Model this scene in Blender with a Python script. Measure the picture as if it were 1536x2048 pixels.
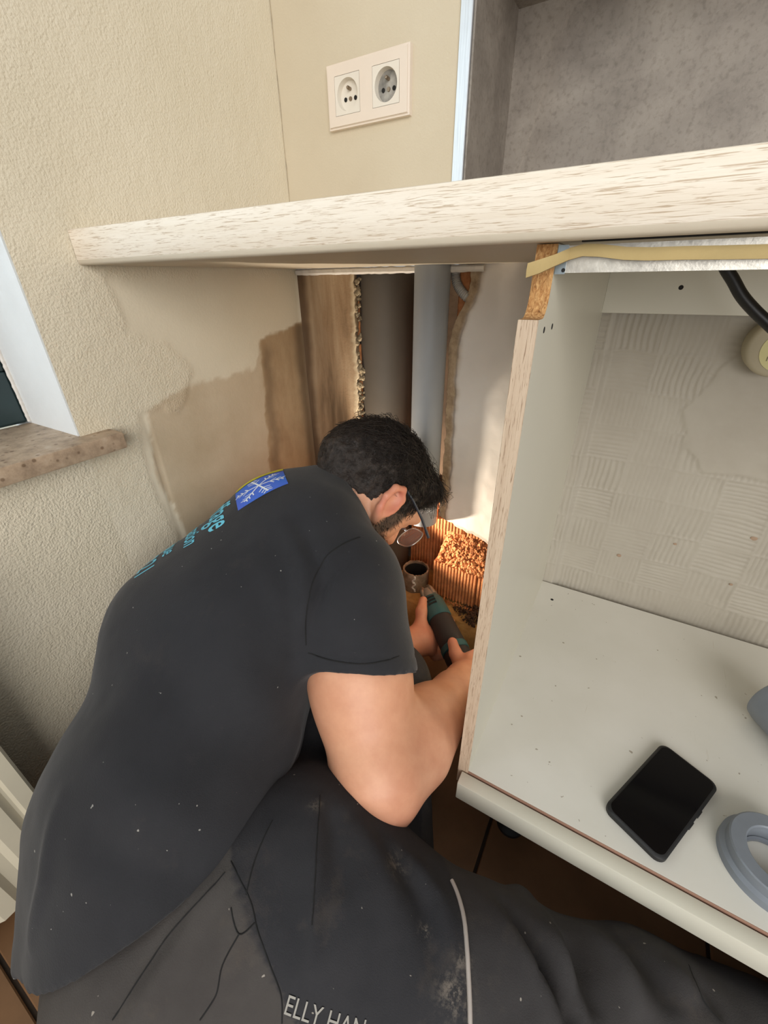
import bpy, bmesh, math, random
import numpy as np
from mathutils import Vector, Matrix, Euler
from mathutils.bvhtree import BVHTree

for o in list(bpy.data.objects):
    bpy.data.objects.remove(o)
scene = bpy.context.scene
C = scene.collection
rng = np.random.default_rng(7)
random.seed(7)

# ------------------------------------------------------------------ camera
CAM = Vector((0.6512, -0.7595, 0.7897))
EUL = Euler((math.radians(60.6817), math.radians(0.6766), math.radians(30.2638)), 'XYZ')
FPX = 826.49
cd = bpy.data.cameras.new('camera'); cam = bpy.data.objects.new('camera', cd); C.objects.link(cam)
cam.location = CAM; cam.rotation_euler = EUL
cd.sensor_fit = 'VERTICAL'; cd.sensor_height = 36.0; cd.sensor_width = 27.0
cd.lens = FPX / 2048 * 36.0
cd.clip_start = 0.02
scene.camera = cam
RM = EUL.to_matrix()

def ray(px, py):
    return RM @ Vector(((px - 768) / FPX, -(py - 1024) / FPX, -1.0))
def on(px, py, ax, v):
    d = ray(px, py); s = (v - CAM[ax]) / d[ax]
    return CAM + d * s
def at(px, py, depth):
    return CAM + ray(px, py) * depth

# ------------------------------------------------------------------ light
w = bpy.data.worlds.new('world'); scene.world = w; w.use_nodes = True
bg = w.node_tree.nodes['Background']
bg.inputs[0].default_value = (0.93, 0.965, 1.0, 1); bg.inputs[1].default_value = 0.48

def area(name, loc, target, sx, sy, power, col):
    l = bpy.data.lights.new(name, 'AREA'); l.shape = 'RECTANGLE'; l.size = sx; l.size_y = sy
    l.energy = power; l.color = col
    o = bpy.data.objects.new(name, l); C.objects.link(o); o.location = loc
    o.rotation_euler = (Vector(target) - Vector(loc)).to_track_quat('-Z', 'Y').to_euler()
    return o
# daylight of the room's big window behind the photographer, and of the small window in the left wall
area('room_window_daylight', (1.9, -2.6, 1.40), (0.3, -0.1, 0.70), 2.2, 1.7, 70, (1.0, 0.97, 0.93))
area('side_window_daylight', (-0.30, -1.05, 1.15), (0.3, -0.75, 0.95), 0.8, 0.9, 9, (0.80, 0.90, 1.0))

vs = scene.view_settings
vs.view_transform = 'Standard'; vs.look = 'None'; vs.gamma = 1.0; vs.use_curve_mapping = False
vs.exposure = 0.0

# ------------------------------------------------------------------ helpers
def lin(c):
    c = c / 255.0
    return c / 12.92 if c <= 0.04045 else ((c + 0.055) / 1.055) ** 2.4
def rgb(r, g, b):
    return (lin(r), lin(g), lin(b), 1.0)

class NT:
    def __init__(s, name):
        s.m = bpy.data.materials.new(name); s.m.use_nodes = True
        s.t = s.m.node_tree; s.b = s.t.nodes['Principled BSDF']
    def n(s, typ, **kw):
        nd = s.t.nodes.new(typ)
        for k, v in kw.items():
            if k in nd.inputs: nd.inputs[k].default_value = v
            else: setattr(nd, k, v)
        return nd
    def l(s, a, b): s.t.links.new(a, b)
    def coord(s, scale=(1, 1, 1), rot=(0, 0, 0)):
        tc = s.n('ShaderNodeTexCoord'); mp = s.n('ShaderNodeMapping')
        mp.inputs['Scale'].default_value = scale; mp.inputs['Rotation'].default_value = rot
        s.l(tc.outputs['Object'], mp.inputs[0]); return mp.outputs[0]
    def noise(s, vec, scale, detail=4, rough=0.55, dist=0.0):
        nd = s.n('ShaderNodeTexNoise'); nd.inputs['Scale'].default_value = scale
        nd.inputs['Detail'].default_value = detail; nd.inputs['Roughness'].default_value = rough
        nd.inputs['Distortion'].default_value = dist
        s.l(vec, nd.inputs['Vector']); return nd.outputs[0]
    def ramp(s, fac, stops):
        r = s.n('ShaderNodeValToRGB'); e = r.color_ramp.elements
        e[0].position, e[0].color = stops[0]; e[1].position, e[1].color = stops[-1]
        for p, c in stops[1:-1]:
            k = e.new(p); k.color = c
        s.l(fac, r.inputs[0]); return r.outputs[0]
    def mix(s, fac, a, b, mode='MIX'):
        m = s.n('ShaderNodeMix'); m.data_type = 'RGBA'; m.blend_type = mode
        for i, v in ((0, fac), (6, a), (7, b)):
            if hasattr(v, 'links'): s.l(v, m.inputs[i])
            else: m.inputs[i].default_value = v
        return m.outputs[2]
    def math(s, op, a, b=0.0):
        m = s.n('ShaderNodeMath'); m.operation = op
        for i, v in ((0, a), (1, b)):
            if hasattr(v, 'links'): s.l(v, m.inputs[i])
            else: m.inputs[i].default_value = v
        return m.outputs[0]
    def attr(s, name):
        a = s.n('ShaderNodeAttribute'); a.attribute_name = name; return a.outputs['Fac']
    def bump(s, h, strength=0.3, dist=0.002):
        b = s.n('ShaderNodeBump'); b.inputs['Distance'].default_value = dist
        if hasattr(strength, 'links'): s.l(strength, b.inputs['Strength'])
        else: b.inputs['Strength'].default_value = strength
        s.l(h, b.inputs['Height']); s.l(b.outputs[0], s.b.inputs['Normal'])
    def done(s, color, rough=0.6, metal=0.0, spec=None):
        if hasattr(color, 'links'): s.l(color, s.b.inputs['Base Color'])
        else: s.b.inputs['Base Color'].default_value = color
        if hasattr(rough, 'links'): s.l(rough, s.b.inputs['Roughness'])
        else: s.b.inputs['Roughness'].default_value = rough
        s.b.inputs['Metallic'].default_value = metal
        if spec is not None: s.b.inputs['Specular IOR Level'].default_value = spec
        return s.m

MATS = {}
def simple(name, col, rough=0.6, metal=0.0, var=0.08, scale=20, bump=0.0, bscale=200, spec=None, bdist=0.001):
    if name in MATS: return MATS[name]
    t = NT(name); v = t.coord()
    c1 = tuple(min(1, x * (1 - var)) for x in col[:3]) + (1,)
    c2 = tuple(min(1, x * (1 + var)) for x in col[:3]) + (1,)
    c = t.ramp(t.noise(v, scale, 5), [(0.3, c1), (0.7, c2)])
    if bump: t.bump(t.noise(v, bscale, 4), bump, bdist)
    MATS[name] = t.done(c, rough, metal, spec)
    return MATS[name]

def box(bm, lo, hi, bev=0.0, seg=2):
    lo = Vector(lo); hi = Vector(hi)
    r = bmesh.ops.create_cube(bm, size=1.0)
    for v in r['verts']:
        v.co = Vector([(lo[i] + hi[i]) / 2 + v.co[i] * (hi[i] - lo[i]) for i in range(3)])
    if bev:
        es = list({e for v in r['verts'] for e in v.link_edges})
        bmesh.ops.bevel(bm, geom=es, offset=bev, segments=seg, affect='EDGES', profile=0.5)
def frame(d):
    d = Vector(d).normalized()
    u = d.orthogonal().normalized(); return d, u, d.cross(u)
def tube(bm, pts, r, seg=12, cap=True, flat=None):
    """tube through pts; r number or list; flat=(direction, factor) squashes the section"""
    pts = [Vector(p) for p in pts]; n = len(pts)
    rs = [r] * n if not hasattr(r, '__len__') else r
    rings = []; u = None
    for i, p in enumerate(pts):
        d = (pts[min(i + 1, n - 1)] - pts[max(i - 1, 0)]).normalized()
        if u is None: u = d.orthogonal().normalized()
        u = (u - d * u.dot(d)).normalized(); w_ = d.cross(u)
        ring = []
        for k in range(seg):
            a = 2 * math.pi * k / seg
            off = (u * math.cos(a) + w_ * math.sin(a)) * rs[i]
            if flat: off -= flat[0] * off.dot(flat[0]) * (1 - flat[1])
            ring.append(bm.verts.new(p + off))
        rings.append(ring)
    for a, b in zip(rings, rings[1:]):
        for k in range(seg):
            bm.faces.new((a[k], a[(k + 1) % seg], b[(k + 1) % seg], b[k]))
    if cap:
        bm.faces.new(rings[0][::-1]); bm.faces.new(rings[-1])
def lathe(bm, prof, c, axis=(0, 0, 1), seg=32, closed=False):
    d, u, v = frame(axis); c = Vector(c); rings = []
    for r_, h_ in prof:
        rings.append([bm.verts.new(c + d * h_ + (u * math.cos(2 * math.pi * k / seg) + v * math.sin(2 * math.pi * k / seg)) * r_) for k in range(seg)])
    pr = list(zip(rings, rings[1:]))
    if closed: pr.append((rings[-1], rings[0]))
    for a, b in pr:
        for k in range(seg):
            bm.faces.new((a[k], a[(k + 1) % seg], b[(k + 1) % seg], b[k]))
def prism(bm, poly, axis, a, b):
    """poly: list of 2D points in the two other axes (cyclic order), extruded along axis from a to b"""
    def mk(p, t):
        q = [0, 0, 0]; o = [i for i in range(3) if i != axis]
        q[o[0]], q[o[1]], q[axis] = p[0], p[1], t; return bm.verts.new(q)
    A = [mk(p, a) for p in poly]; B = [mk(p, b) for p in poly]; n = len(poly)
    bm.faces.new(A[::-1]); bm.faces.new(B)
    for i in range(n): bm.faces.new((A[i], A[(i + 1) % n], B[(i + 1) % n], B[i]))
def obj(name, bm, m, parent=None, smooth=None):
    bmesh.ops.recalc_face_normals(bm, faces=bm.faces[:])
    me = bpy.data.meshes.new(name); bm.to_mesh(me); bm.free()
    o = bpy.data.objects.new(name, me); C.objects.link(o)
    if m: me.materials.append(m)
    if parent: o.parent = parent; o.matrix_parent_inverse = parent.matrix_world.inverted()
    if smooth is not None:
        me.polygons.foreach_set('use_smooth', [True] * len(me.polygons))
        if smooth < 180: me.set_sharp_from_angle(angle=math.radians(smooth))
    return o
def meshobj(name, verts, faces, m, parent=None, smooth=True):
    me = bpy.data.meshes.new(name)
    me.from_pydata([tuple(v) for v in np.asarray(verts).tolist()], [], [tuple(f) for f in np.asarray(faces).tolist()] if not isinstance(faces, list) else faces)
    me.update()
    o = bpy.data.objects.new(name, me); C.objects.link(o)
    if m: me.materials.append(m)
    if parent: o.parent = parent; o.matrix_parent_inverse = parent.matrix_world.inverted()
    if smooth: me.polygons.foreach_set('use_smooth', [True] * len(me.polygons))
    return o
def attr(o, name, arr):
    a = o.data.attributes.new(name, 'FLOAT', 'POINT'); a.data.foreach_set('value', np.asarray(arr, dtype=np.float32))
def thing(name, label, cat, loc=(0, 0, 0), group=None):
    o = bpy.data.objects.new(name, None); C.objects.link(o); o.location = loc; o.empty_display_size = 0.05
    o['label'] = label; o['category'] = cat
    if group: o['group'] = group
    bpy.context.view_layer.update()
    return o
def tag(o, label, cat, group=None):
    o['label'] = label; o['category'] = cat
    if group: o['group'] = group
    return o
def struct(o, label=None):
    o['kind'] = 'structure'
    if label: o['label'] = label
    return o

# vectorised value noise -------------------------------------------------
_T = np.random.default_rng(3).random(4096).astype(np.float32)
def _h(i, j, k):
    return _T[(i * 73 + j * 179 + k * 283 + (i * j) * 7 + (j * k) * 13) & 4095]
def vnoise(x, y, z):
    xi = np.floor(x).astype(np.int64); yi = np.floor(y).astype(np.int64); zi = np.floor(z).astype(np.int64)
    fx, fy, fz = x - xi, y - yi, z - zi
    fx = fx * fx * (3 - 2 * fx); fy = fy * fy * (3 - 2 * fy); fz = fz * fz * (3 - 2 * fz)
    def L(a, b, t): return a + (b - a) * t
    r = [[L(_h(xi, yi + b, zi + c), _h(xi + 1, yi + b, zi + c), fx) for b in (0, 1)] for c in (0, 1)]
    return L(L(r[0][0], r[0][1], fy), L(r[1][0], r[1][1], fy), fz) * 2 - 1
def fbm(x, y, z, oct=4):
    s = 0; a = 1.0; t = 0
    for o in range(oct):
        s = s + a * vnoise(x * 2 ** o + 17 * o, y * 2 ** o + 5 * o, z * 2 ** o + 31 * o); t += a; a *= 0.5
    return s / t
def sstep(a, b, x):
    t = np.clip((x - a) / (b - a), 0, 1); return t * t * (3 - 2 * t)
def inpoly(poly, x, y):
    ins = np.zeros(x.shape, bool); n = len(poly)
    for i in range(n):
        x0, y0 = poly[i]; x1, y1 = poly[(i + 1) % n]
        c = ((y0 > y) != (y1 > y)) & (x < (x1 - x0) * (y - y0) / (y1 - y0 + 1e-12) + x0)
        ins ^= c
    return ins
def polysd(poly, x, y):
    """signed distance to a polygon, negative inside"""
    d = np.full(x.shape, 1e9); n = len(poly)
    for i in range(n):
        x0, y0 = poly[i]; x1, y1 = poly[(i + 1) % n]
        ex, ey = x1 - x0, y1 - y0
        t = np.clip(((x - x0) * ex + (y - y0) * ey) / (ex * ex + ey * ey + 1e-12), 0, 1)
        d = np.minimum(d, np.hypot(x - x0 - t * ex, y - y0 - t * ey))
    return np.where(inpoly(poly, x, y), -d, d)
def gridfaces(nu, nv):
    i = np.arange(nu - 1)[:, None] * nv + np.arange(nv - 1)[None, :]
    return np.stack([i, i + nv, i + nv + 1, i + 1], -1).reshape(-1, 4)

# ------------------------------------------------------------------ constants of the place
ZC0, ZC1 = 0.811, 0.849          # worktop under / upper side
YF = -0.423                      # worktop front
XS0, XS1 = 0.569, 0.5835         # cabinet side panel
YC = -0.427                      # cabinet front
YB = 0.059                       # wall behind the cabinet
ZS = 0.20                        # cabinet bottom shelf top
NX, NY = 0.350, 0.185            # niche left side, niche back

# ------------------------------------------------------------------ materials of the shell
def cream_material(name, a, b, bstr=0.5):
    t = NT(name); v = t.coord()
    c = t.ramp(t.noise(v, 5, 5), [(0.3, a), (0.7, b)])
    sp = t.ramp(t.noise(v, 260, 2, 0.4), [(0.20, (0.75, 0.72, 0.66, 1)), (0.27, (1, 1, 1, 1))])
    c = t.mix(0.5, c, sp, 'MULTIPLY')
    n1 = t.noise(v, 330, 2, 0.45); n2 = t.noise(v, 90, 3, 0.5)
    t.bump(t.math('ADD', n1, t.math('MULTIPLY', n2, 0.8)), bstr, 0.0026)
    return t.done(c, 0.72)
def leftwall_material():
    t = NT('left_wall_paint'); v = t.coord()
    c = t.ramp(t.noise(v, 4, 5), [(0.3, rgb(216, 205, 180)), (0.7, rgb(226, 216, 194))])
    pat = t.attr('patch'); st = t.attr('stain'); dk = t.attr('dark'); sm = t.attr('smooth')
    cem = t.ramp(t.noise(v, 14, 6, 0.6), [(0.25, rgb(186, 167, 138)), (0.75, rgb(204, 187, 160))])
    c = t.mix(pat, c, cem)
    br = t.ramp(t.noise(t.coord((1, 3.0, 1.2)), 9, 6, 0.62), [(0.25, rgb(146, 114, 78)), (0.5, rgb(166, 138, 102)), (0.8, rgb(184, 158, 122))])
    c = t.mix(st, c, br)
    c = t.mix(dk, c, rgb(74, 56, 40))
    n1 = t.noise(v, 330, 2, 0.45); n2 = t.noise(v, 90, 3, 0.5)
    h = t.math('ADD', n1, t.math('MULTIPLY', n2, 0.8))
    strength = t.math('SUBTRACT', 0.50, t.math('MULTIPLY', sm, 0.42))
    t.bump(h, strength, 0.0026)
    return t.done(c, 0.72)
M_LEFT = leftwall_material()
M_BACK = cream_material('socket_wall_paint', rgb(202, 189, 164), rgb(210, 198, 174), 0.18)
M_WHITE = simple('white_plaster', rgb(214, 208, 200), 0.75, var=0.05, scale=12, bump=0.15, bscale=90)
M_REVEAL = simple('reveal_paint', rgb(226, 228, 228), 0.75, var=0.03, scale=20, bump=0.35, bscale=160)

# floor tiles -----------------------------------------------------------------
M_TILE = simple('brown_floor_tile', rgb(120, 88, 60), 0.45, var=0.16, scale=14, bump=0.12, bscale=60)
M_GROUT = simple('dark_grout', rgb(52, 40, 30), 0.9, var=0.2, scale=80)
bm = bmesh.new(); box(bm, (-0.02, -3.0, -0.06), (3.0, 0.02, -0.004))
floor = struct(obj('floor', bm, M_GROUT), 'brown tiled floor with dark joints')
bm = bmesh.new(); box(bm, (-0.1475, -0.1475, -0.0045), (0.1475, 0.1475, 0), 0.0015, 1)
t0 = obj('tile', bm, M_TILE, floor)
tile_me = t0.data
first = True
for i in range(5):
    for j in range(6):
        x = 0.171 + 0.30 * i; y = -0.11 - 0.30 * j
        o = t0 if first else bpy.data.objects.new('tile', tile_me)
        if not first: C.objects.link(o); o.parent = floor
        first = False
        o.location = (x, y, 0)

# left wall ---------------------------------------------------------------------
def left_wall():
    ny, nz = 111, 341
    Y = np.linspace(-0.494, 0, ny); Z = np.linspace(0, 1.72, nz)
    yy, zz = np.meshgrid(Y, Z, indexing='ij')
    n = fbm(yy * 22, zz * 22, yy * 0 + 3.1, 4); n2 = fbm(yy * 90, zz * 90, yy * 0, 3)
    P = [(-.012, .712), (-.06, .70), (-.128, .69), (-.146, .641), (-.20, .636), (-.304, .637), (-.389, .615), (-.403, .499), (-.387, .418), (-.37, .3), (-.35, 0), (.01, 0), (.01, .712)]
    sd = polysd(P, yy, zz) + 0.006 * n + 0.006 * n2
    patch = sstep(0.003, -0.003, sd)
    SP = [(-.012, .712), (-.06, .70), (-.128, .69), (-.134, .60), (-.150, .467), (-.157, .38), (-.15, 0), (.02, 0), (.02, .712)]
    sd2 = polysd(SP, yy, zz) + 0.004 * n + 0.005 * n2
    stain = sstep(0.003, -0.002, sd2) * 0.85
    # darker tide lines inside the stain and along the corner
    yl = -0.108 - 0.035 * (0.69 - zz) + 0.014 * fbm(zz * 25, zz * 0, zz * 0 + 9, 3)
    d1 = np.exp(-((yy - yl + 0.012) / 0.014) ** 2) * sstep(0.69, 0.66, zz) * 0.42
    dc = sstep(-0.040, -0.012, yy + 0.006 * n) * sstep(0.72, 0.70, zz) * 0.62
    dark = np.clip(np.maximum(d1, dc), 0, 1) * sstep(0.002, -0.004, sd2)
    # skim coat (smooth) beside the corner below the worktop
    SM = [(.01, .80), (-.40, .80), (-.385, .73), (-.33, .70), (-.30, .655), (-.34, .60), (-.405, .615), (-.41, .499), (-.40, .418), (-.38, .3), (-.36, 0), (.01, 0)]
    sds = polysd(SM, yy, zz) + 0.02 * n
    smooth = np.maximum(sstep(0.006, -0.006, sds), sstep(-0.10, 0.02, yy) * (zz > 0.84) * 0.6)
    step = 0.0016 * sstep(0.004, -0.004, sds)
    gro = np.exp(-((yy + 0.395 + 0.02 * (zz - .5)) / 0.0025) ** 2) * (zz < 0.61) * 0.0025
    bumps = 0.0005 * fbm(yy * 70, zz * 70, yy * 0 + 5, 3) * (1 - smooth)
    X = -step + bumps - gro
    X[-1, :] = 0
    V = np.stack([X, yy, zz], -1).reshape(-1, 3)
    o = meshobj('wall_left', V, gridfaces(ny, nz), M_LEFT)
    for k, a in (('patch', patch), ('stain', stain), ('dark', dark), ('smooth', smooth)): attr(o, k, a.ravel())
    return struct(o, 'cream painted wall with window, damp brown stain in the corner')
wl = left_wall()
def plane_part(name, vs_, m, parent):
    o = meshobj(name, vs_, [tuple(range(len(vs_)))], m, parent, False); return o
# rest of the left wall: below, beyond and above the window
M_LW2 = cream_material('left_wall_paint_plain', rgb(216, 205, 180), rgb(226, 216, 194), 0.7)
bm = bmesh.new()
box(bm, (-0.25, -2.4, 0), (0, -0.494, 0.590)); box(bm, (-0.25, -2.4, 0.590), (0, -1.45, 1.72)); box(bm, (-0.25, -1.45, 1.60), (0, -0.494, 1.72))
obj('wall_section', bm, M_LW2, wl)
# window ------------------------------------------------------------------------
win = bpy.data.objects.new('window_1', None); C.objects.link(win); win.location = (-0.15, -0.97, 0.6)
struct(win, 'window with white reveal and speckled stone sill'); bpy.context.view_layer.update()
bm = bmesh.new()
nn = 24
box(bm, (-0.25, -0.4945, 0.59), (-0.0042, -0.470, 1.60)); obj('reveal', bm, M_REVEAL, win)
bm = bmesh.new(); tube(bm, [(-0.139, -0.4965, 0.606 + 0.004 * i) for i in range(120)], [0.0022 + 0.0012 * random.random() for i in range(120)], 6)
obj('sealant_bead', bm, M_WHITE, win)
M_FRAME = simple('dark_window_frame', rgb(38, 54, 56), 0.35, var=0.1)
bm = bmesh.new()
box(bm, (-0.20, -1.45, 0.604), (-0.142, -0.4965, 0.68), 0.004); box(bm, (-0.20, -0.56, 0.68), (-0.142, -0.4965, 1.6), 0.004)
box(bm, (-0.20, -1.45, 0.68), (-0.142, -1.39, 1.6), 0.004); box(bm, (-0.20, -1.39, 1.54), (-0.142, -0.56, 1.6), 0.004)
obj('window_frame', bm, M_FRAME, win)
tg = NT('window_glass'); tg.b.inputs['Transmission Weight'].default_value = 0.9
M_GLASS = tg.done((0.75, 0.85, 0.85, 1), 0.02)
bm = bmesh.new(); box(bm, (-0.176, -1.39, 0.68), (-0.170, -0.56, 1.54)); obj('pane', bm, M_GLASS, win)
def sill_material():
    t = NT('speckled_stone'); v = t.coord()
    c = t.ramp(t.noise(v, 55, 6, 0.7), [(0.3, rgb(152, 130, 108)), (0.55, rgb(190, 166, 140)), (0.75, rgb(206, 188, 166))])
    vo = t.n('ShaderNodeTexVoronoi'); vo.inputs['Scale'].default_value = 75; t.l(v, vo.inputs['Vector'])
    sp = t.ramp(vo.outputs['Distance'], [(0.12, (0.35, 0.28, 0.22, 1)), (0.22, (1, 1, 1, 1))])
    c = t.mix(0.75, c, sp, 'MULTIPLY'); t.bump(t.noise(v, 120, 4), 0.3, 0.001)
    return t.done(c, 0.5)
bm = bmesh.new(); box(bm, (-0.145, -1.5, 0.579), (0.034, -0.452, 0.603), 0.003)
obj('window_sill', bm, sill_material(), win, 40)

# back wall above the worktop ------------------------------------------------------
bm = bmesh.new(); box(bm, (0.0, 0.0, ZC1), (0.334, 0.24, 1.72))
wb = struct(obj('wall_back', bm, M_BACK), 'pale painted wall with sockets above the worktop')
bm = bmesh.new()
tube(bm, [Vector((0.0007 + 0.0006 * math.sin(i * 1.3), -0.0006, ZC1 + i * 0.02)) for i in range(40)], 0.0005, 5)
obj('corner_crack', bm, simple('crack_dark', rgb(176, 160, 132), 0.9, var=0.4, scale=60), wb)
# ---- plaster under the worktop, left of the pipe chase
def jag(z, s, seed, f=60):
    return s * fbm(z * f, z * 0 + seed, z * 0, 4)
def brown_strip_material():
    t = NT('damp_stained_plaster')
    c = t.ramp(t.noise(t.coord((6, 1, 0.8)), 4.0, 6, 0.6, 0.3), [(0.30, rgb(96, 74, 50)), (0.47, rgb(146, 118, 88)), (0.68, rgb(174, 150, 120)), (0.85, rgb(146, 118, 88))])
    e = t.attr('edge'); c = t.mix(e, c, rgb(196, 178, 148))
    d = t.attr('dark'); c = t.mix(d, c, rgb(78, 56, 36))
    v = t.coord(); t.bump(t.math('ADD', t.noise(v, 60, 5), t.noise(v, 220, 3)), 0.25, 0.002)
    return t.done(c, 0.8)
def strip_left():
    nz = 230; Z = np.linspace(0.0, ZC0, nz); nx = 46
    xb = 0.139 + jag(Z, 0.006, 2.0, 55) + jag(Z, 0.003, 7.0, 220)
    rows = []; A = []; D = []
    for i in range(nx):
        u = i / (nx - 1); x = xb * u
        y = -0.0015 * fbm(x * 30, Z * 12, Z * 0, 3) - 0.0005
        if i == 0: y = 0 * Z
        rows.append(np.stack([x, y, Z], -1)); A.append(sstep(0.012, 0.002, xb - x + jag(Z, 0.004, 4.0, 120)))
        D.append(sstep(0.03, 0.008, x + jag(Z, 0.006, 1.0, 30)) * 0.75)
    for dep in (0.004, 0.010, 0.018):       # broken edge turning into the chase
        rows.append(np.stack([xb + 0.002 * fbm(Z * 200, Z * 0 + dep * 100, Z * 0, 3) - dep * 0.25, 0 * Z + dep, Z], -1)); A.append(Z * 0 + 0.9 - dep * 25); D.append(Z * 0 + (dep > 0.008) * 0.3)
    V = np.stack(rows, 0).reshape(-1, 3)
    o = meshobj('stained_plaster', V, gridfaces(len(rows), nz), brown_strip_material(), wb)
    attr(o, 'edge', np.stack(A).ravel() * 0.8); attr(o, 'dark', np.stack(D).ravel())
strip_left()
# ---- plaster right of the chase, broken off above the hole
def right_plaster_material():
    t = NT('white_plaster_broken'); v = t.coord()
    c = t.ramp(t.noise(v, 10, 5), [(0.3, rgb(214, 206, 198)), (0.7, rgb(224, 217, 210))])
    e = t.attr('edge')
    tan = t.ramp(t.noise(v, 40, 6, 0.7), [(0.3, rgb(120, 96, 70)), (0.6, rgb(176, 152, 122))])
    c = t.mix(e, c, tan); t.bump(t.math('ADD', t.noise(v, 90, 4), t.noise(v, 25, 4)), 0.25, 0.0015)
    return t.done(c, 0.75)
def plaster_right():
    nx, nz = 110, 190
    def XL(z): return np.interp(z, [0.25, .324, .40, .53, .60, .675, .70, .738, .755, .77, .811], [.342, .343, .347, .347, .345, .343, .347, .358, .370, .374, .376])
    def ZB(x): return np.interp(x, [.33, .343, .36, .40, .43, .462, .60], [.330, .326, .318, .306, .298, .287, .268])
    rows = []; E_ = []
    for i in range(nx):
        u = i / (nx - 1); col = []; ec = []
        v = np.linspace(0, 1, nz)
        z = 0.27 + v * (ZC0 - 0.27)
        for it in range(4):
            x = XL(z) + jag(z, 0.0035, 5.0, 80) + u ** 1.3 * (0.568 - XL(z))
            zb = ZB(x) + jag(x, 0.006, 8.0, 70)
            z = zb + v ** 1.2 * (ZC0 - zb)
        y = -0.001 + 0.0015 * fbm(x * 20, z * 20, z * 0, 3)
        e = np.maximum(sstep(0.030, 0.012, x - XL(z) + jag(z, 0.006, 3.0, 40)) * (z > 0.3), 0.5 * sstep(0.010, 0.004, z - zb))
        y = y + 0.003 * sstep(0.022, 0.016, x - XL(z) + jag(z, 0.004, 3.0, 60))
        rows.append(np.stack([x, y, z], -1)); E_.append(e)
    R_ = np.stack(rows, 0)
    # border returning into the wall
    k0 = R_[0].copy(); k0[:, 1] = 0.016; k0[:, 0] += 0.003
    R_ = np.concatenate([k0[None], R_], 0); E_ = np.concatenate([np.ones((1, nz)), np.stack(E_)], 0)
    b0 = R_[:, :1].copy(); b0[..., 1] = 0.016; b0[..., 2] += 0.004
    R_ = np.concatenate([b0, R_], 1); E_ = np.concatenate([np.ones((nx + 1, 1)), E_], 1)
    o = meshobj('white_plaster', R_.reshape(-1, 3), gridfaces(nx + 1, nz + 1), right_plaster_material(), wb)
    attr(o, 'edge', E_.ravel())
plaster_right()
# ragged plaster strip left under the worktop
bm = bmesh.new()
pts = [(0.004 + 0.0067 * i, -0.004 - 0.002 * random.random(), 0.8050) for i in range(60)]
tube(bm, pts, [0.0050 + 0.0012 * random.random() for _ in pts], 7)
obj('plaster_strip', bm, M_WHITE, wb)
# chase: masonry core, dark back, brick flanks
M_CORE = simple('chase_render', rgb(92, 74, 58), 0.9, var=0.3, scale=18, bump=0.5, bscale=50, bdist=0.004)
bm = bmesh.new()
box(bm, (0.0, 0.030, 0), (0.092, 0.16, ZC0)); box(bm, (0.092, 0.140, 0), (0.36, 0.16, ZC0))
box(bm, (0.372, 0.016, 0.32), (0.568, 0.16, ZC0)); box(bm, (0.352, 0.10, 0.0), (0.568, 0.16, 0.33))
obj('chase_masonry', bm, M_CORE, wb)
def terracotta():
    t = NT('terracotta'); v = t.coord()
    c = t.ramp(t.noise(v, 40, 6, 0.7), [(0.25, rgb(158, 96, 58)), (0.55, rgb(202, 134, 84)), (0.8, rgb(222, 164, 116))])
    c2 = t.ramp(t.noise(v, 14, 3), [(0.45, (1, 1, 1, 1)), (0.7, (0.72, 0.62, 0.52, 1))])
    c = t.mix(1.0, c, c2, 'MULTIPLY'); t.bump(t.noise(v, 220, 5, 0.7), 0.6, 0.002)
    return t.done(c, 0.9)
M_BRICK = terracotta()
def fluted_brick(x0, x1, y0, y1, z0, z1, pitch=0.0078, broken=None, parent=wb):
    """hollow clay block: vertical grooves on its front; broken = function(x) for its top edge"""
    bm = bmesh.new()
    n = max(3, int((x1 - x0) / pitch)); prof = []
    for i in range(n):
        a = x0 + (x1 - x0) * i / n; p = (x1 - x0) / n
        prof += [(a, y0), (a + p * 0.58, y0), (a + p * 0.64, y0 + 0.0045), (a + p * 0.94, y0 + 0.0045)]
    prof.append((x1, y0))
    top = lambda x: (broken(x) if broken else z1)
    F0 = [bm.verts.new((x, y + 0.0006 * random.random(), z0)) for x, y in prof]
    F1 = [bm.verts.new((x, y + 0.0006 * random.random(), top(x) + 0.001 * random.random())) for x, y in prof]
    for i in range(len(prof) - 1): bm.faces.new((F0[i], F0[i + 1], F1[i + 1], F1[i]))
    B1 = [bm.verts.new((x, y1, top(x))) for x, y in prof]
    for i in range(len(prof) - 1): bm.faces.new((F1[i], F1[i + 1], B1[i + 1], B1[i]))
    B0 = [bm.verts.new((x0, y1, z0)), bm.verts.new((x1, y1, z0))]
    bm.faces.new((F0[0], F1[0], B1[0], B0[0])); bm.faces.new((F0[-1], B0[1], B1[-1], F1[-1]))
    return obj('brick', bm, M_BRICK, parent)
rj = lambda b, s, sl=0.0, xx=0.0: (lambda x: b + sl * (x - xx) + s * (random.random() - 0.5))
fluted_brick(0.338, 0.448, 0.004, 0.095, 0.092, 0.19, broken=rj(0.192, 0.004, -0.06, 0.338))
fluted_brick(0.4505, 0.567, 0.004, 0.095, 0.092, 0.18, broken=rj(0.184, 0.004, -0.06, 0.45))
fluted_brick(0.340, 0.402, 0.006, 0.070, 0.285, 0.33, 0.0070, broken=rj(0.334, 0.003))
fluted_brick(0.405, 0.470, 0.030, 0.090, 0.27, 0.32, 0.0070, broken=rj(0.325, 0.003))
fluted_brick(0.228, 0.345, 0.100, 0.136, 0.085, 0.34)       # inside the chase
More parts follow.
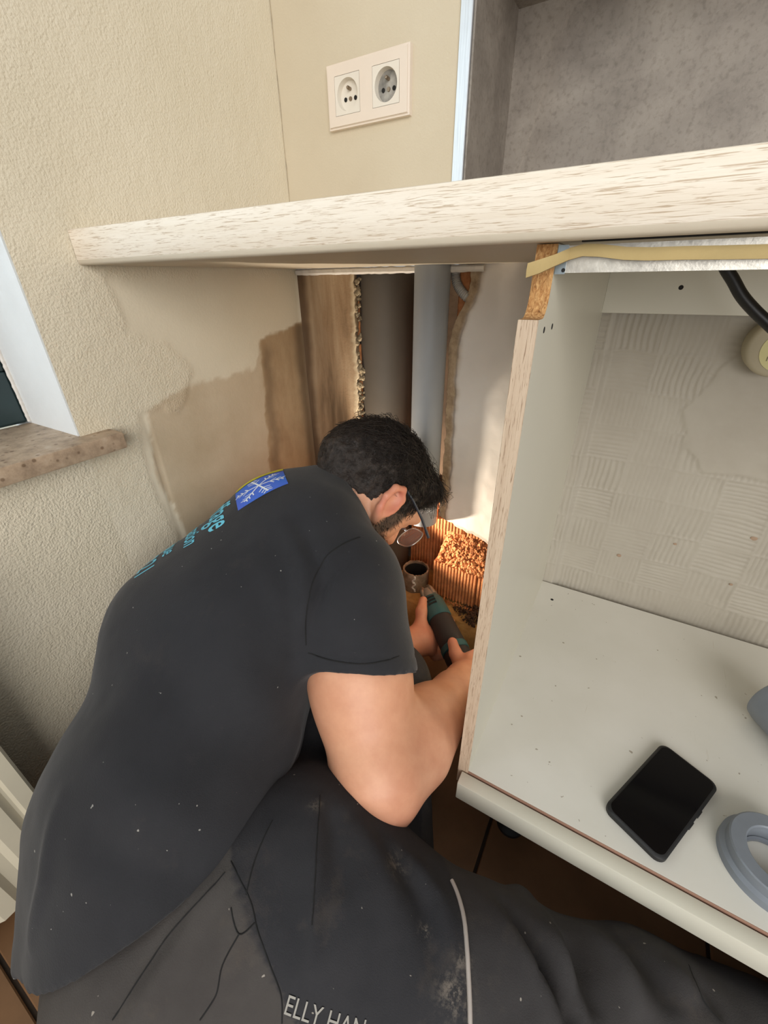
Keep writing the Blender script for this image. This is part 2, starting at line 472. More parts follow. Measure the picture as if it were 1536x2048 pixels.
# brick flank of the chase, seen red beside the grey pipe
for k in range(4):
    bm = bmesh.new(); z0 = 0.336 + k * 0.118
    box(bm, (0.3475 + 0.003 * random.random(), 0.017, z0), (0.371, 0.125, z0 + 0.112), 0.003, 1)
    obj('brick', bm, M_BRICK, wb)
for k in range(6):
    bm = bmesh.new(); z0 = 0.09 + k * 0.118
    box(bm, (0.0, 0.0185, z0), (0.1365 + 0.002 * random.random(), 0.0295, z0 + 0.110), 0.001, 1)
    obj('brick', bm, M_BRICK, wb)
# crumbly mortar along the left flank
bm = bmesh.new()
for i in range(120):
    z = 0.30 + 0.5 * random.random(); s = 0.002 + 0.0045 * random.random()
    m4 = Matrix.Translation((0.137 + 0.006 * random.random(), 0.004 + 0.016 * random.random(), z)) @ Euler((random.random() * 6, random.random() * 6, 0)).to_matrix().to_4x4() @ Matrix.Diagonal((s, s * 0.8, s * 1.5, 1))
    bmesh.ops.create_icosphere(bm, subdivisions=1, radius=1, matrix=m4)
o = obj('mortar_crumbs', bm, simple('old_mortar', rgb(150, 134, 108), 0.95, var=0.4, scale=40, bump=0.5), wb); o['kind'] = 'stuff'
# screed the pipe stub stands in
def screed():
    nx, ny = 110, 50
    X = np.linspace(0.135, 0.567, nx); Y = np.linspace(-0.045, 0.13, ny)
    xx, yy = np.meshgrid(X, Y, indexing='ij')
    zz = 0.084 + 0.004 * fbm(xx * 25, yy * 25, xx * 0, 4) + 0.0012 * fbm(xx * 120, yy * 120, xx * 0, 3)
    edge = sstep(0, 2, np.arange(ny)[None, :] + 0 * xx)
    yy = yy + 0.006 * fbm(xx * 40, xx * 0, xx * 0 + 4, 3) * (1 - sstep(-0.04, 0.0, yy))
    V = np.stack([xx, yy, zz], -1)
    f = V[:, :1].copy(); f[..., 2] = 0.0; f[..., 1] -= 0.004
    V = np.concatenate([f, V], 1)
    t = NT('sandy_screed'); v = t.coord()
    c = t.ramp(t.noise(v, 30, 6, 0.65), [(0.25, rgb(150, 112, 62)), (0.55, rgb(192, 150, 92)), (0.8, rgb(206, 170, 116))])
    t.bump(t.noise(v, 180, 5, 0.7), 0.6, 0.002)
    return meshobj('screed', V.reshape(-1, 3), gridfaces(nx, ny + 1), t.done(c, 0.9), wb)
screed()
# wall behind the cabinet with combed tile glue -------------------------------------------
def combed_wall():
    nx, nz = 330, 300
    X = np.linspace(0.575, 1.30, nx); Z = np.linspace(0.16, ZC0, nz)
    xx, zz = np.meshgrid(X, Z, indexing='ij')
    n = fbm(xx * 14, zz * 14, xx * 0, 3)
    wx = xx + 0.006 * n; wz = zz + 0.006 * fbm(xx * 11, zz * 11, xx * 0 + 7, 3)
    bw, bh = 0.075, 0.062
    ci = np.floor(wx / bw).astype(int); cj = np.floor((wz + 0.0) / bh).astype(int)
    rnd = _T[(ci * 131 + cj * 57 + 11) & 4095]; rnd2 = _T[(ci * 37 + cj * 211 + 5) & 4095]
    ph = np.where(rnd < 0.62, wx, wz)
    pitch = 0.0072 + 0.002 * rnd2
    ridge = np.maximum(0, np.sin(2 * np.pi * ph / pitch)) ** 1.5
    bx = np.abs((wx / bw) % 1 - 0.5); bz = np.abs((wz / bh) % 1 - 0.5)
    seam = np.maximum(sstep(0.46, 0.495, bx), sstep(0.455, 0.495, bz))
    mask = np.clip(0.60 + 1.1 * n + 0.30 * rnd2, 0.30, 1)
    SMP = [(0.735, 0.60), (0.76, 0.66), (0.80, 0.71), (1.4, 0.72), (1.4, 0.50), (0.79, 0.505), (0.755, 0.54)]
    sd = polysd(SMP, xx, zz) + 0.010 * n
    smooth = sstep(0.003, -0.002, sd)
    leftband = sstep(0.625, 0.615, xx)
    mask = mask * (1 - smooth)
    h = (0.0019 * ridge * (1 - 0.7 * seam) + 0.0016 * seam) * mask + 0.0019 * smooth + 0.0006 * fbm(xx * 60, zz * 60, xx * 0, 3)
    pil = 0.009 * sstep(0.612, 0.600, xx)
    V = np.stack([xx, YB - h - pil, zz], -1)
    t = NT('combed_white_wall'); v = t.coord()
    c = t.ramp(t.noise(v, 8, 5), [(0.3, rgb(164, 156, 142)), (0.7, rgb(174, 167, 153))])
    t.bump(t.noise(v, 140, 4), 0.25, 0.001)
    return meshobj('glue_ridges', V.reshape(-1, 3), gridfaces(nx, nz), t.done(c, 0.6), wb)
combed_wall()
bm = bmesh.new()
box(bm, (0.60, YB + 0.001, 0.0), (1.9, 0.20, ZC0))
obj('cabinet_wall', bm, M_WHITE, wb)
for (px, py, s) in ((1238, 1111, .0042), (1350, 1088, .003), (1508, 1077, .005), (1462, 1169, .003)):
    p = on(px, py, 1, YB - 0.001); bm = bmesh.new()
    bmesh.ops.create_icosphere(bm, subdivisions=2, radius=1, matrix=Matrix.Translation(p) @ Matrix.Diagonal((s, 0.0012, s * 0.8, 1)))
    obj('plaster_chip', bm, simple('chip_brown', rgb(158, 134, 112), 0.9), wb)
# wall above the niche, off the top of the picture
bm = bmesh.new(); box(bm, (NX, 0.0, 1.20), (2.0, 0.24, 1.72)); obj('wall_above', bm, M_BACK, wb)

# aluminium trim at the niche edge -------------------------------------------------------
def brushed(name, col, rough=0.35):
    t = NT(name); n = t.noise(t.coord((40, 40, 1)), 20, 4)
    c = t.ramp(n, [(0.3, tuple(x * .8 for x in col[:3]) + (1,)), (0.7, col)])
    return t.done(c, rough, 0.85)
M_ALU = brushed('brushed_aluminium', rgb(226, 230, 234), 0.42)
bm = bmesh.new(); box(bm, (0.333, -0.0035, ZC1 + 0.0005), (NX + 0.0005, 0.012, 1.5), 0.0008, 1)
struct(obj('trim_1', bm, M_ALU), 'brushed aluminium edge trim beside the grey niche')

# niche cladding -----------------------------------------------------------------------
def concrete_laminate():
    t = NT('concrete_laminate'); v = t.coord()
    c = t.ramp(t.noise(v, 11, 7, 0.62, 0.5), [(0.25, rgb(112, 103, 94)), (0.5, rgb(138, 129, 119)), (0.75, rgb(156, 147, 136))])
    sp = t.ramp(t.noise(v, 130, 4, 0.6), [(0.32, (0.72, 0.7, 0.68, 1)), (0.5, (1, 1, 1, 1))])
    c = t.mix(0.8, c, sp, 'MULTIPLY'); t.bump(t.noise(v, 150, 5), 0.35, 0.0012)
    return t.done(c, 0.5)
M_CONC = concrete_laminate()
nic = thing('niche_cladding', 'grey concrete-look panels lining the recess above the worktop', 'wall panel', (NX, NY, ZC1))
bm = bmesh.new(); box(bm, (NX + 0.001, NY, ZC1), (2.0, NY + 0.012, 1.19)); obj('back_panel', bm, M_CONC, nic)
bm = bmesh.new(); box(bm, (NX + 0.001, 0.001, ZC1), (NX + 0.004, NY, 1.19)); obj('side_panel', bm, M_CONC, nic)
bm = bmesh.new(); box(bm, (NX + 0.004, 0.001, 1.163), (2.0, NY, 1.19)); obj('top_panel', bm, M_CONC, nic)

# sockets -------------------------------------------------------------------------------
M_SOCK = simple('ivory_plastic', rgb(228, 214, 198), 0.35, var=0.02)
M_SOCK2 = simple('white_plastic', rgb(226, 218, 204), 0.35, var=0.02)
M_DARK = simple('black_hole', rgb(20, 18, 16), 0.8)
M_STEEL = simple('nickel_pin', rgb(150, 135, 118), 0.3, 0.9)
M_SOOT = simple('soot_marked_plastic', rgb(150, 146, 138), 0.5, var=0.5, scale=60)
sx0, sx1, sz0, sz1 = 0.102, 0.254, 1.012, 1.093
a_ = on(650, 128, 1, -.011); b_ = on(817, 228, 1, -.011)
sx0, sx1 = a_.x, b_.x; sz0 = b_.z; sz1 = on(815, 82, 1, -.011).z
sock = thing('double_socket', 'ivory double wall socket with earth pins on the pale wall', 'socket', ((sx0 + sx1) / 2, 0, (sz0 + sz1) / 2))
bm = bmesh.new(); W_ = sx1 - sx0; cx = (sx0 + sx1) / 2; cz = (sz0 + sz1) / 2
half = W_ * 0.235; hs = W_ * 0.158
poly_out = (sx0, sz0, sx1, sz1)
# cover plate as a frame round the two inserts
xs_ = [sx0, cx - half - hs, cx - half + hs, cx + half - hs, cx + half + hs, sx1]; zs_ = [sz0, cz - hs, cz + hs, sz1]
for i in range(5):
    for j in range(3):
        if j == 1 and i in (1, 3): continue
        vv = [bm.verts.new((xs_[a], -0.011, zs_[b])) for a, b in ((i, j), (i + 1, j), (i + 1, j + 1), (i, j + 1))]
        bm.faces.new(vv)
bmesh.ops.remove_doubles(bm, verts=bm.verts[:], dist=1e-5)
r_ = bmesh.ops.extrude_face_region(bm, geom=bm.faces[:])
bmesh.ops.translate(bm, verts=[v for v in r_['geom'] if isinstance(v, bmesh.types.BMVert)], vec=(0, 0.0112, 0))
es = [e for e in bm.edges if all(abs(v.co.y + 0.011) < 1e-4 for v in e.verts) and any(abs(v.co.x - q) < 1e-4 for q in (sx0, sx1) for v in e.verts if abs(e.verts[0].co.x - e.verts[1].co.x) < 1e-5) or
      (all(abs(v.co.y + 0.011) < 1e-4 for v in e.verts) and abs(e.verts[0].co.z - e.verts[1].co.z) < 1e-5 and any(abs(e.verts[0].co.z - q) < 1e-4 for q in (sz0, sz1)))]
bmesh.ops.bevel(bm, geom=es, offset=0.003, segments=3, affect='EDGES')
obj('cover_plate', bm, M_SOCK, sock, 40)
for k, sgn in enumerate((-1, 1)):
    c0 = Vector((cx + sgn * half, 0, cz)); R0 = hs * 0.83
    bm = bmesh.new(); seg = 40
    # square face with a round well
    ring = [bm.verts.new((c0.x + R0 * math.cos(2 * math.pi * i / seg), -0.0106, c0.z + R0 * math.sin(2 * math.pi * i / seg))) for i in range(seg)]
    def sq(a):
        c, s = math.cos(a), math.sin(a); m_ = max(abs(c), abs(s)); return (hs - 0.0004) / m_ * c, (hs - 0.0004) / m_ * s
    sqv = [bm.verts.new((c0.x + sq(2 * math.pi * i / seg)[0], -0.0109, c0.z + sq(2 * math.pi * i / seg)[1])) for i in range(seg)]
    ring2 = [bm.verts.new((c0.x + R0 * .95 * math.cos(2 * math.pi * i / seg), -0.0006, c0.z + R0 * .95 * math.sin(2 * math.pi * i / seg))) for i in range(seg)]
    for i in range(seg):
        j = (i + 1) % seg
        bm.faces.new((sqv[i], sqv[j], ring[j], ring[i])); bm.faces.new((ring[i], ring[j], ring2[j], ring2[i]))
    ins = obj('socket_insert', bm, M_SOCK2, sock, 35)
    # bottom of the well with two contact holes, screw and pin
    bm = bmesh.new(); lathe(bm, [(0.0001, 0.0), (R0 * .96, 0.0)], (c0.x, -0.0010, c0.z), (0, -1, 0), 40)
    obj('well_floor', bm, M_SOOT if sgn > 0 else M_SOCK2, ins)
    for h in (-1, 1):
        bm = bmesh.new(); lathe(bm, [(0.0001, 0.0006), (0.0029, 0.0006), (0.0029, 0)], (c0.x + h * 0.0095, -0.0012, c0.z - 0.003), (0, -1, 0), 16)
        obj('contact_hole', bm, M_DARK, ins)
    bm = bmesh.new(); lathe(bm, [(0.0001, 0.0015), (0.0026, 0.0015), (0.003, 0)], (c0.x, -0.0012, c0.z - 0.003), (0, -1, 0), 16)
    obj('screw', bm, M_STEEL, ins)
    bm = bmesh.new(); lathe(bm, [(0.0024, 0.0), (0.0024, 0.0078), (0.0016, 0.0092), (0.0001, 0.0094)], (c0.x, -0.0012, c0.z + 0.0085), (0, -1, 0), 16)
    obj('earth_pin', bm, M_STEEL, ins, 40)

# worktop -------------------------------------------------------------------------------
def oak(name, a, b, g, axis='X'):
    t = NT(name); sc = {'X': (1.2, 14, 42), 'Z': (42, 14, 1.2)}[axis]
    v = t.coord(sc); n0 = t.noise(v, 3.0, 6, 0.62, 0.6)
    c = t.ramp(n0, [(0.25, a), (0.75, b)])
    sc2 = {'X': (14, 30, 400), 'Z': (400, 30, 14)}[axis]
    n = t.noise(t.coord(sc2), 3.2, 3, 0.55, 0.9)
    gr = t.ramp(n, [(0.36, g), (0.44, (1, 1, 1, 1))])
    c = t.mix(0.9, c, gr, 'MULTIPLY'); t.bump(n, 0.25, 0.0006)
    return t.done(c, 0.5)
M_OAK = oak('pale_oak', rgb(226, 213, 194), rgb(237, 227, 212), (0.62, 0.53, 0.44, 1))
M_OAKV = oak('oak_edge_band', rgb(184, 160, 136), rgb(208, 188, 164), (0.46, 0.37, 0.31, 1), 'Z')
M_UNDER = simple('worktop_underside', rgb(196, 184, 164), 0.5, var=0.04, scale=6)
wt = thing('worktop', 'long pale oak kitchen worktop on the wall above the worker', 'worktop', (0.6, YF, ZC0))
bm = bmesh.new(); prism(bm, [(0.002, YF + 0.004), (2.0, YF + 0.004), (2.0, NY - 0.001), (NX + 0.005, NY - 0.001), (NX + 0.005, -0.005), (0.002, -0.005)], 2, ZC0, ZC1 - 0.0006)
bd_ = obj('board', bm, M_UNDER, wt); bd_.data.materials.append(M_OAK)
for q_ in bd_.data.polygons:
    if q_.normal.z > 0.5: q_.material_index = 1
bm = bmesh.new(); prof = [(YF + 0.004, ZC0 + 0.0035), (YF + 0.001, ZC0 + 0.0045), (YF, ZC0 + 0.006), (YF, ZC1 - 0.002), (YF + 0.0006, ZC1 - 0.0006), (YF + 0.002, ZC1), (YF + 0.06, ZC1), (YF + 0.06, ZC1 - 0.0005), (YF + 0.004, ZC1 - 0.0005)]
prism(bm, prof, 0, 0.001, 2.0); obj('front_edge', bm, M_OAK, wt, 40)
bm = bmesh.new(); prism(bm, [(YF + 0.0045, ZC0 - 0.0004), (YF + 0.0018, ZC0 + 0.0004), (YF + 0.0004, ZC0 + 0.0022), (YF + 0.0004, ZC0 + 0.0060), (YF + 0.0045, ZC0 + 0.0060)], 0, 0.001, 2.0)
obj('lower_lip', bm, M_UNDER, wt, 60)
bm = bmesh.new(); box(bm, (0.60, YF + 0.012, ZC0 - 0.0008), (2.0, YF + 0.017, ZC0 + 0.0002)); obj('seal_groove', bm, M_DARK, wt)

# base cabinet ---------------------------------------------------------------------------
M_CABW = simple('white_melamine', rgb(212, 208, 192), 0.38, var=0.02, scale=5)
def chipboard():
    t = NT('raw_chipboard'); v = t.coord((160, 160, 60))
    n = t.noise(v, 2.2, 4, 0.7, 1.2)
    c = t.ramp(n, [(0.28, rgb(96, 58, 26)), (0.42, rgb(168, 116, 66)), (0.6, rgb(206, 160, 104)), (0.8, rgb(226, 188, 138))])
    t.bump(n, 0.9, 0.002); return t.done(c, 0.9)
M_CHIP = chipboard()
def shelf_material():
    t = NT('worn_white_shelf'); v = t.coord()
    c = t.ramp(t.noise(v, 6, 5), [(0.3, rgb(216, 213, 202)), (0.7, rgb(226, 223, 214))])
    sp = t.ramp(t.noise(v, 95, 2, 0.5), [(0.262, (0.42, 0.37, 0.30, 1)), (0.285, (1, 1, 1, 1))])
    c = t.mix(0.8, c, sp, 'MULTIPLY')
    sc = t.ramp(t.noise(t.coord((60, 3, 1)), 4, 3, 0.5, 1.2), [(0.24, (0.72, 0.66, 0.55, 1)), (0.28, (1, 1, 1, 1))])
    c = t.mix(0.5, c, sc, 'MULTIPLY')
    return t.done(c, 0.35)
cab = thing('base_cabinet', 'open white base cabinet with oak-edged side panel under the worktop', 'cabinet', (0.8, -0.2, 0.16))
ZN = 0.7635
notch = [(YC, 0.165), (YC, ZN)]
for a in range(0, 91, 15):
    notch.append((YC + 0.017 - 0.012 * 0 + 0.012 * math.sin(math.radians(a)) - 0.004, ZN + 0.016 * (1 - math.cos(math.radians(a))) + 0.0004 * a / 15))
notch += [(YC + 0.0265, ZC0 - 0.004), (YC + 0.0265, ZC0 - 0.0005), (YB - 0.0095, ZC0 - 0.0005), (YB - 0.0095, 0.165)]
bm = bmesh.new(); prism(bm, [(y + (0.001 if i < 2 else 0), z) for i, (y, z) in enumerate(notch)], 0, XS0, XS1); sp_ = obj('side_panel', bm, M_CABW, cab)
sp_.data.materials.append(M_CHIP)
for p in sp_.data.polygons:
    if p.normal.y < -0.1 and p.center.z > ZN - 0.01 or (abs(p.normal.x) < .5 and p.center.z > ZN - 0.002 and p.center.y < YC + 0.03): p.material_index = 1
bm = bmesh.new(); box(bm, (XS0, YC - 0.0008, 0.165), (XS1, YC + 0.0009, ZN), 0.0003, 1); obj('edge_band', bm, M_OAKV, sp_)
bm = bmesh.new(); box(bm, (XS1, YC, 0.184), (1.6, YB - 0.014, ZS)); bs_ = obj('bottom_shelf', bm, shelf_material(), cab)
bm = bmesh.new(); box(bm, (XS1, YC - 0.0007, 0.184), (1.6, YC + 0.0003, ZS - 0.0002)); obj('edge_band', bm, simple('brown_edge', rgb(150, 116, 98), 0.6), bs_)
bm = bmesh.new(); box(bm, (0.5755, -0.4475, 0.160), (1.6, -0.4295, 0.1965), 0.0012, 2); obj('front_rail', bm, M_CABW, cab, 40)
bm = bmesh.new(); box(bm, (XS1, YB - 0.030, 0.741), (1.6, YB - 0.014, ZC0 - 0.003), 0.0004, 1); obj('back_rail', bm, M_CABW, cab)
bm = bmesh.new(); box(bm, (1.585, YC, 0.165), (1.6, YB - 0.014, ZC0 - 0.001)); obj('side_panel', bm, M_CABW, cab)
for lx in (0.65, 1.5):
    for ly in (-0.36, 0.0):
        bm = bmesh.new(); lathe(bm, [(0.0001, 0), (0.022, 0), (0.022, 0.006), (0.013, 0.012), (0.013, 0.17), (0.024, 0.176), (0.024, 0.184)], (lx, ly, 0.0), seg=20); obj('leg', bm, simple('black_plastic', rgb(22, 22, 23), 0.5), cab, 40)
def hole(p, axis, r=0.0028, parent=cab):
    bm = bmesh.new(); lathe(bm, [(0.0001, 0.0003), (r, 0.0003), (r * 1.1, 0)], p, axis, 16); obj('screw_hole', bm, M_DARK, parent)
hole((0.614, -0.009, ZS), (0, 0, 1)); h2 = on(1362, 575, 1, YB - 0.030); hole(h2, (0, -1, 0))
for px, py in ((1088, 660), (1104, 653)):
    hole(on(px, py, 0, XS1), (1, 0, 0), 0.0022)
def galva():
    t = NT('galvanised_sheet'); v = t.coord((1, 1, 1))
    c = t.ramp(t.noise(v, 45, 5, 0.7), [(0.3, rgb(176, 172, 164)), (0.6, rgb(214, 210, 200)), (0.8, rgb(226, 206, 190))])
    t.bump(t.noise(v, 300, 3), 0.3, 0.0006)
    return t.done(c, 0.38, 0.65)
bm = bmesh.new()
prism(bm, [(-0.400, 0.809), (-0.400, 0.7925), (-0.388, 0.7925), (-0.388, 0.7935), (-0.399, 0.7935), (-0.399, 0.809)], 0, XS1 + 0.0005, 1.585)
mr = obj('metal_rail', bm, galva(), cab)
bm = bmesh.new(); box(bm, (XS1 + 0.0005, -0.4008, 0.7918), (XS1 + 0.0075, -0.4000, 0.8095)); obj('end_bracket', bm, brushed('zinc', rgb(170, 182, 188), .3), mr)
hole((XS1 + 0.0062, -0.4010, 0.7942), (0, -1, 0), 0.0012, cab)

# sealing strip hanging along the rail
M_SEAL = simple('foam_seal', rgb(182, 160, 110), 0.8, var=0.06, scale=30, bump=0.2, bscale=300)
def strip():
    pts = [(1055, 541), (1080, 533), (1110, 521), (1140, 508), (1168, 500), (1200, 501), (1250, 507), (1300, 508), (1370, 506), (1450, 505), (1540, 503), (1640, 500)]
    bm = bmesh.new(); rings = []
    for i, (x, y) in enumerate(pts):
        yy = -0.4042 if i > 1 else -0.432
        if i <= 3: yy = -0.432 + 0.0093 * i
        p = on(x, y, 1, yy); hgt = 0.0036 if i > 1 else 0.0042
        ring = [bm.verts.new(p + Vector((0, dy, dz))) for dy, dz in ((-0.0022, -hgt), (-0.003, 0), (-0.0022, hgt), (0.0022, hgt), (0.0022, -hgt))]
        rings.append(ring)
    for a, b in zip(rings, rings[1:]):
        for k in range(5): bm.faces.new((a[k], a[(k + 1) % 5], b[(k + 1) % 5], b[k]))
    bm.faces.new(rings[0]); bm.faces.new(rings[-1][::-1])
    return tag(obj('sealing_strip', bm, M_SEAL, None, 50), 'loose yellowish foam sealing strip hanging along the metal rail', 'sealing strip')
strip()
# black cable
bm = bmesh.new()
pts = [Vector((0.708, -0.098, 0.8105)), Vector((0.709, -0.1, 0.800)), on(1466, 560, 1, -.1), on(1484, 592, 1, -.1), on(1510, 622, 1, -.1), on(1545, 655, 1, -.1), on(1590, 700, 1, -.1), on(1650, 770, 1, -.1)]
sm = []
for i in range(len(pts) - 1):
    for k in range(6):
        t_ = k / 6; p0 = pts[max(i - 1, 0)]; p1 = pts[i]; p2 = pts[i + 1]; p3 = pts[min(i + 2, len(pts) - 1)]
        sm.append(0.5 * ((2 * p1) + (p2 - p0) * t_ + (2 * p0 - 5 * p1 + 4 * p2 - p3) * t_ ** 2 + (3 * p1 - p0 - 3 * p2 + p3) * t_ ** 3))
tube(bm, sm, 0.0062, 14); tag(obj('power_cable', bm, simple('black_rubber', rgb(12, 12, 13), 0.4), None, 180), 'thick black cable hanging inside the open cabinet', 'cable')
# capped pipe with pale sticker at the wall
cp = on(1562, 692, 1, YB - 0.02); cap = thing('capped_drain_pipe', 'beige round capped pipe end with pale yellow printed sticker inside the cabinet', 'pipe', (cp.x, YB, cp.z))
bm = bmesh.new(); lathe(bm, [(0.0400, -0.02), (0.0400, 0.012), (0.038, 0.0165), (0.034, 0.019), (0.0001, 0.0195)], (cp.x, YB - 0.018, cp.z), (0, -1, 0), 48)
obj('cap_body', bm, simple('beige_plastic', rgb(176, 166, 142), 0.5, var=0.06), cap, 40)
bm = bmesh.new(); lathe(bm, [(0.0275, 0.0196), (0.0275, 0.0201), (0.0001, 0.0202)], (cp.x + 0.004, YB - 0.018, cp.z - 0.004), (0, -1, 0), 40)
stk = obj('sticker', bm, simple('yellow_sticker', rgb(206, 198, 142), 0.5, var=0.04), cap)
def text_mesh(s, size, bold=0.0, spacing=1.0):
    c = bpy.data.curves.new('t', 'FONT'); c.body = s; c.size = size; c.offset = bold; c.space_character = spacing; c.resolution_u = 3
    o = bpy.data.objects.new('t', c); C.objects.link(o); bpy.context.view_layer.update()
    dg = bpy.context.evaluated_depsgraph_get(); me = o.evaluated_get(dg).to_mesh()
    V = np.array([v.co[:] for v in me.vertices]); F = [tuple(p.vertices) for p in me.polygons]
    o.evaluated_get(dg).to_mesh_clear(); bpy.data.objects.remove(o); return V, F
for s, sz, dx, dz in (('eu', 0.020, -0.021, 0.003), ('rou', 0.013, -0.020, -0.014)):
    V, F = text_mesh(s, sz)
    V = np.stack([cp.x + 0.006 + dx + V[:, 0], np.full(len(V), YB - 0.018 - 0.0205), cp.z - 0.004 + dz + V[:, 1]], -1)
    meshobj('print', V, F, simple('faded_print', rgb(128, 116, 88), 0.7), stk, False)

# phone on the shelf ---------------------------------------------------------------------
pc = [on(x, y, 2, ZS + 0.009) for x, y in ((1325, 1485), (1440, 1572), (1325, 1730), (1208, 1612))]
cen = sum(pc, Vector()) / 4
ldir = ((pc[0] + pc[1]) - (pc[2] + pc[3])); ldir.z = 0; ang = math.atan2(ldir.y, ldir.x)
Lh = 0.5 * ((pc[0] - pc[3]).length + (pc[1] - pc[2]).length) / 2; Wh = 0.5 * ((pc[0] - pc[1]).length + (pc[3] - pc[2]).length) / 2
def rrect(bm, L, W, r, z0, z1, seg=6, inset=0.0, bev=0.0):
    pts = []
    for cx_, cy_, a0 in ((L - r, W - r, 0), (-L + r, W - r, 90), (-L + r, -W + r, 180), (L - r, -W + r, 270)):
        for k in range(seg + 1):
            a = math.radians(a0 + 90 * k / seg); pts.append((cx_ + r * math.cos(a), cy_ + r * math.sin(a)))
    lev = [(z0, -bev), (z0 + bev, 0), (z1 - bev, 0), (z1, -bev)] if bev else [(z0, 0), (z1, 0)]
    rings = [[bm.verts.new((x * (1 + o_ / L), y * (1 + o_ / W), z)) for x, y in pts] for z, o_ in lev]
    for a, b in zip(rings, rings[1:]):
        for k in range(len(pts)): bm.faces.new((a[k], a[(k + 1) % len(pts)], b[(k + 1) % len(pts)], b[k]))
    bm.faces.new(rings[0][::-1]); bm.faces.new(rings[-1])
ph = thing('smartphone', 'black smartphone in a black case lying on the white shelf', 'phone', (cen.x, cen.y, ZS))
ph.rotation_euler = (0, 0, ang); bpy.context.view_layer.update()
M_CASE = simple('black_case', rgb(24, 24, 25), 0.55, var=0.1)
tsc = NT('black_screen'); M_SCREEN = tsc.done((0.003, 0.003, 0.004, 1), 0.10, spec=0.25)
def local(name, bm, m, parent, smooth=None):
    o = obj(name, bm, m, None, smooth); o.parent = parent; return o
bm = bmesh.new(); rrect(bm, Lh, Wh, 0.011, 0.0, 0.0105, bev=0.0022); local('case', bm, M_CASE, ph, 40)
bm = bmesh.new(); rrect(bm, Lh - 0.0035, Wh - 0.0035, 0.009, 0.009, 0.01075); local('screen', bm, M_SCREEN, ph)
for x0 in (0.018, -0.004):
    bm = bmesh.new(); box(bm, (x0 - 0.006, -Wh - 0.0010, 0.004), (x0 + 0.006, -Wh + 0.001, 0.0075), 0.0006, 1); local('side_button', bm, M_CASE, ph, 40)

# grey PVC parts on the shelf ---------------------------------------------------------------
M_PVC = simple('grey_pvc', rgb(122, 128, 136), 0.42, var=0.07, scale=30)
rt = [on(x, y, 2, 0.222) for x, y in ((1450, 1650), (1480, 1632), (1536, 1650))]
RC = Vector((0.918, -0.358, ZS)); RR = 0.050
ring_ = thing('pipe_reducer', 'thick grey plastic reducer ring with round opening lying beside the phone', 'pipe ring', RC)
bm = bmesh.new()
lathe(bm, [(0.030, 0.0), (RR, 0.0), (RR, 0.010), (RR - 0.0045, 0.0135), (RR - 0.0045, 0.0255), (RR - 0.006, 0.027), (0.0305, 0.027), (0.029, 0.0255), (0.029, 0.004)], (0, 0, 0), seg=64, closed=True)
local('ring_body', bm, M_PVC, ring_, 35)
bm = bmesh.new(); lathe(bm, [(0.0285, 0.0006), (0.0255, 0.0006), (0.0255, 0.005), (0.0285, 0.006)], (0, 0, 0), seg=48); local('inner_lip', bm, M_PVC, ring_, 40)
FC = Vector((0.955, -0.142, ZS + 0.043))
fit_ = thing('pipe_coupling', 'grey plastic pipe coupling lying on its side at the edge of the shelf', 'pipe fitting', (FC.x, FC.y, ZS))
bm = bmesh.new(); ax_ = Vector((0.55, -0.83, 0.0)).normalized()
lathe(bm, [(0.040, 0.13), (0.043, 0.13), (0.043, 0.012), (0.041, 0.003), (0.036, 0.0), (0.034, 0.002), (0.034, 0.13)], FC - ax_ * 0.02, ax_, 48)
obj('coupling_body', bm, M_PVC, fit_, 40)

# pipes in the chase -------------------------------------------------------------------------
M_PVCL = simple('light_grey_pvc', rgb(138, 141, 145), 0.45, var=0.05, scale=10)
PA = on(860, 545, 1, 0.02); pz = on(850, 1030, 1, 0.0)
PX, PY, PR = 0.3125, -0.014, 0.0312
pp = thing('drain_pipe', 'light grey vertical drain pipe cut off above the hole', 'pipe', (PX, PY, 0.30))
bm = bmesh.new(); lathe(bm, [(PR - 0.003, 0.312), (PR, 0.310), (PR, ZC0 + 0.0), ], (PX, PY, 0), seg=48)
lathe(bm, [(PR - 0.003, 0.312), (PR - 0.003, ZC0)], (PX, PY, 0), seg=48); obj('pipe_wall', bm, M_PVCL, pp, 40)
dk = thing('vent_duct', 'wide dark grey vent pipe left of the lighter drain pipe', 'pipe', (0.2, 0.06, 0.1))
bm = bmesh.new(); lathe(bm, [(0.061, 0.084), (0.061, ZC0)], (0.1635, 0.0775, 0), seg=64); obj('duct_wall', bm, simple('dark_grey_pipe', rgb(80, 72, 63), 0.6, var=0.12, scale=8), dk, 180)
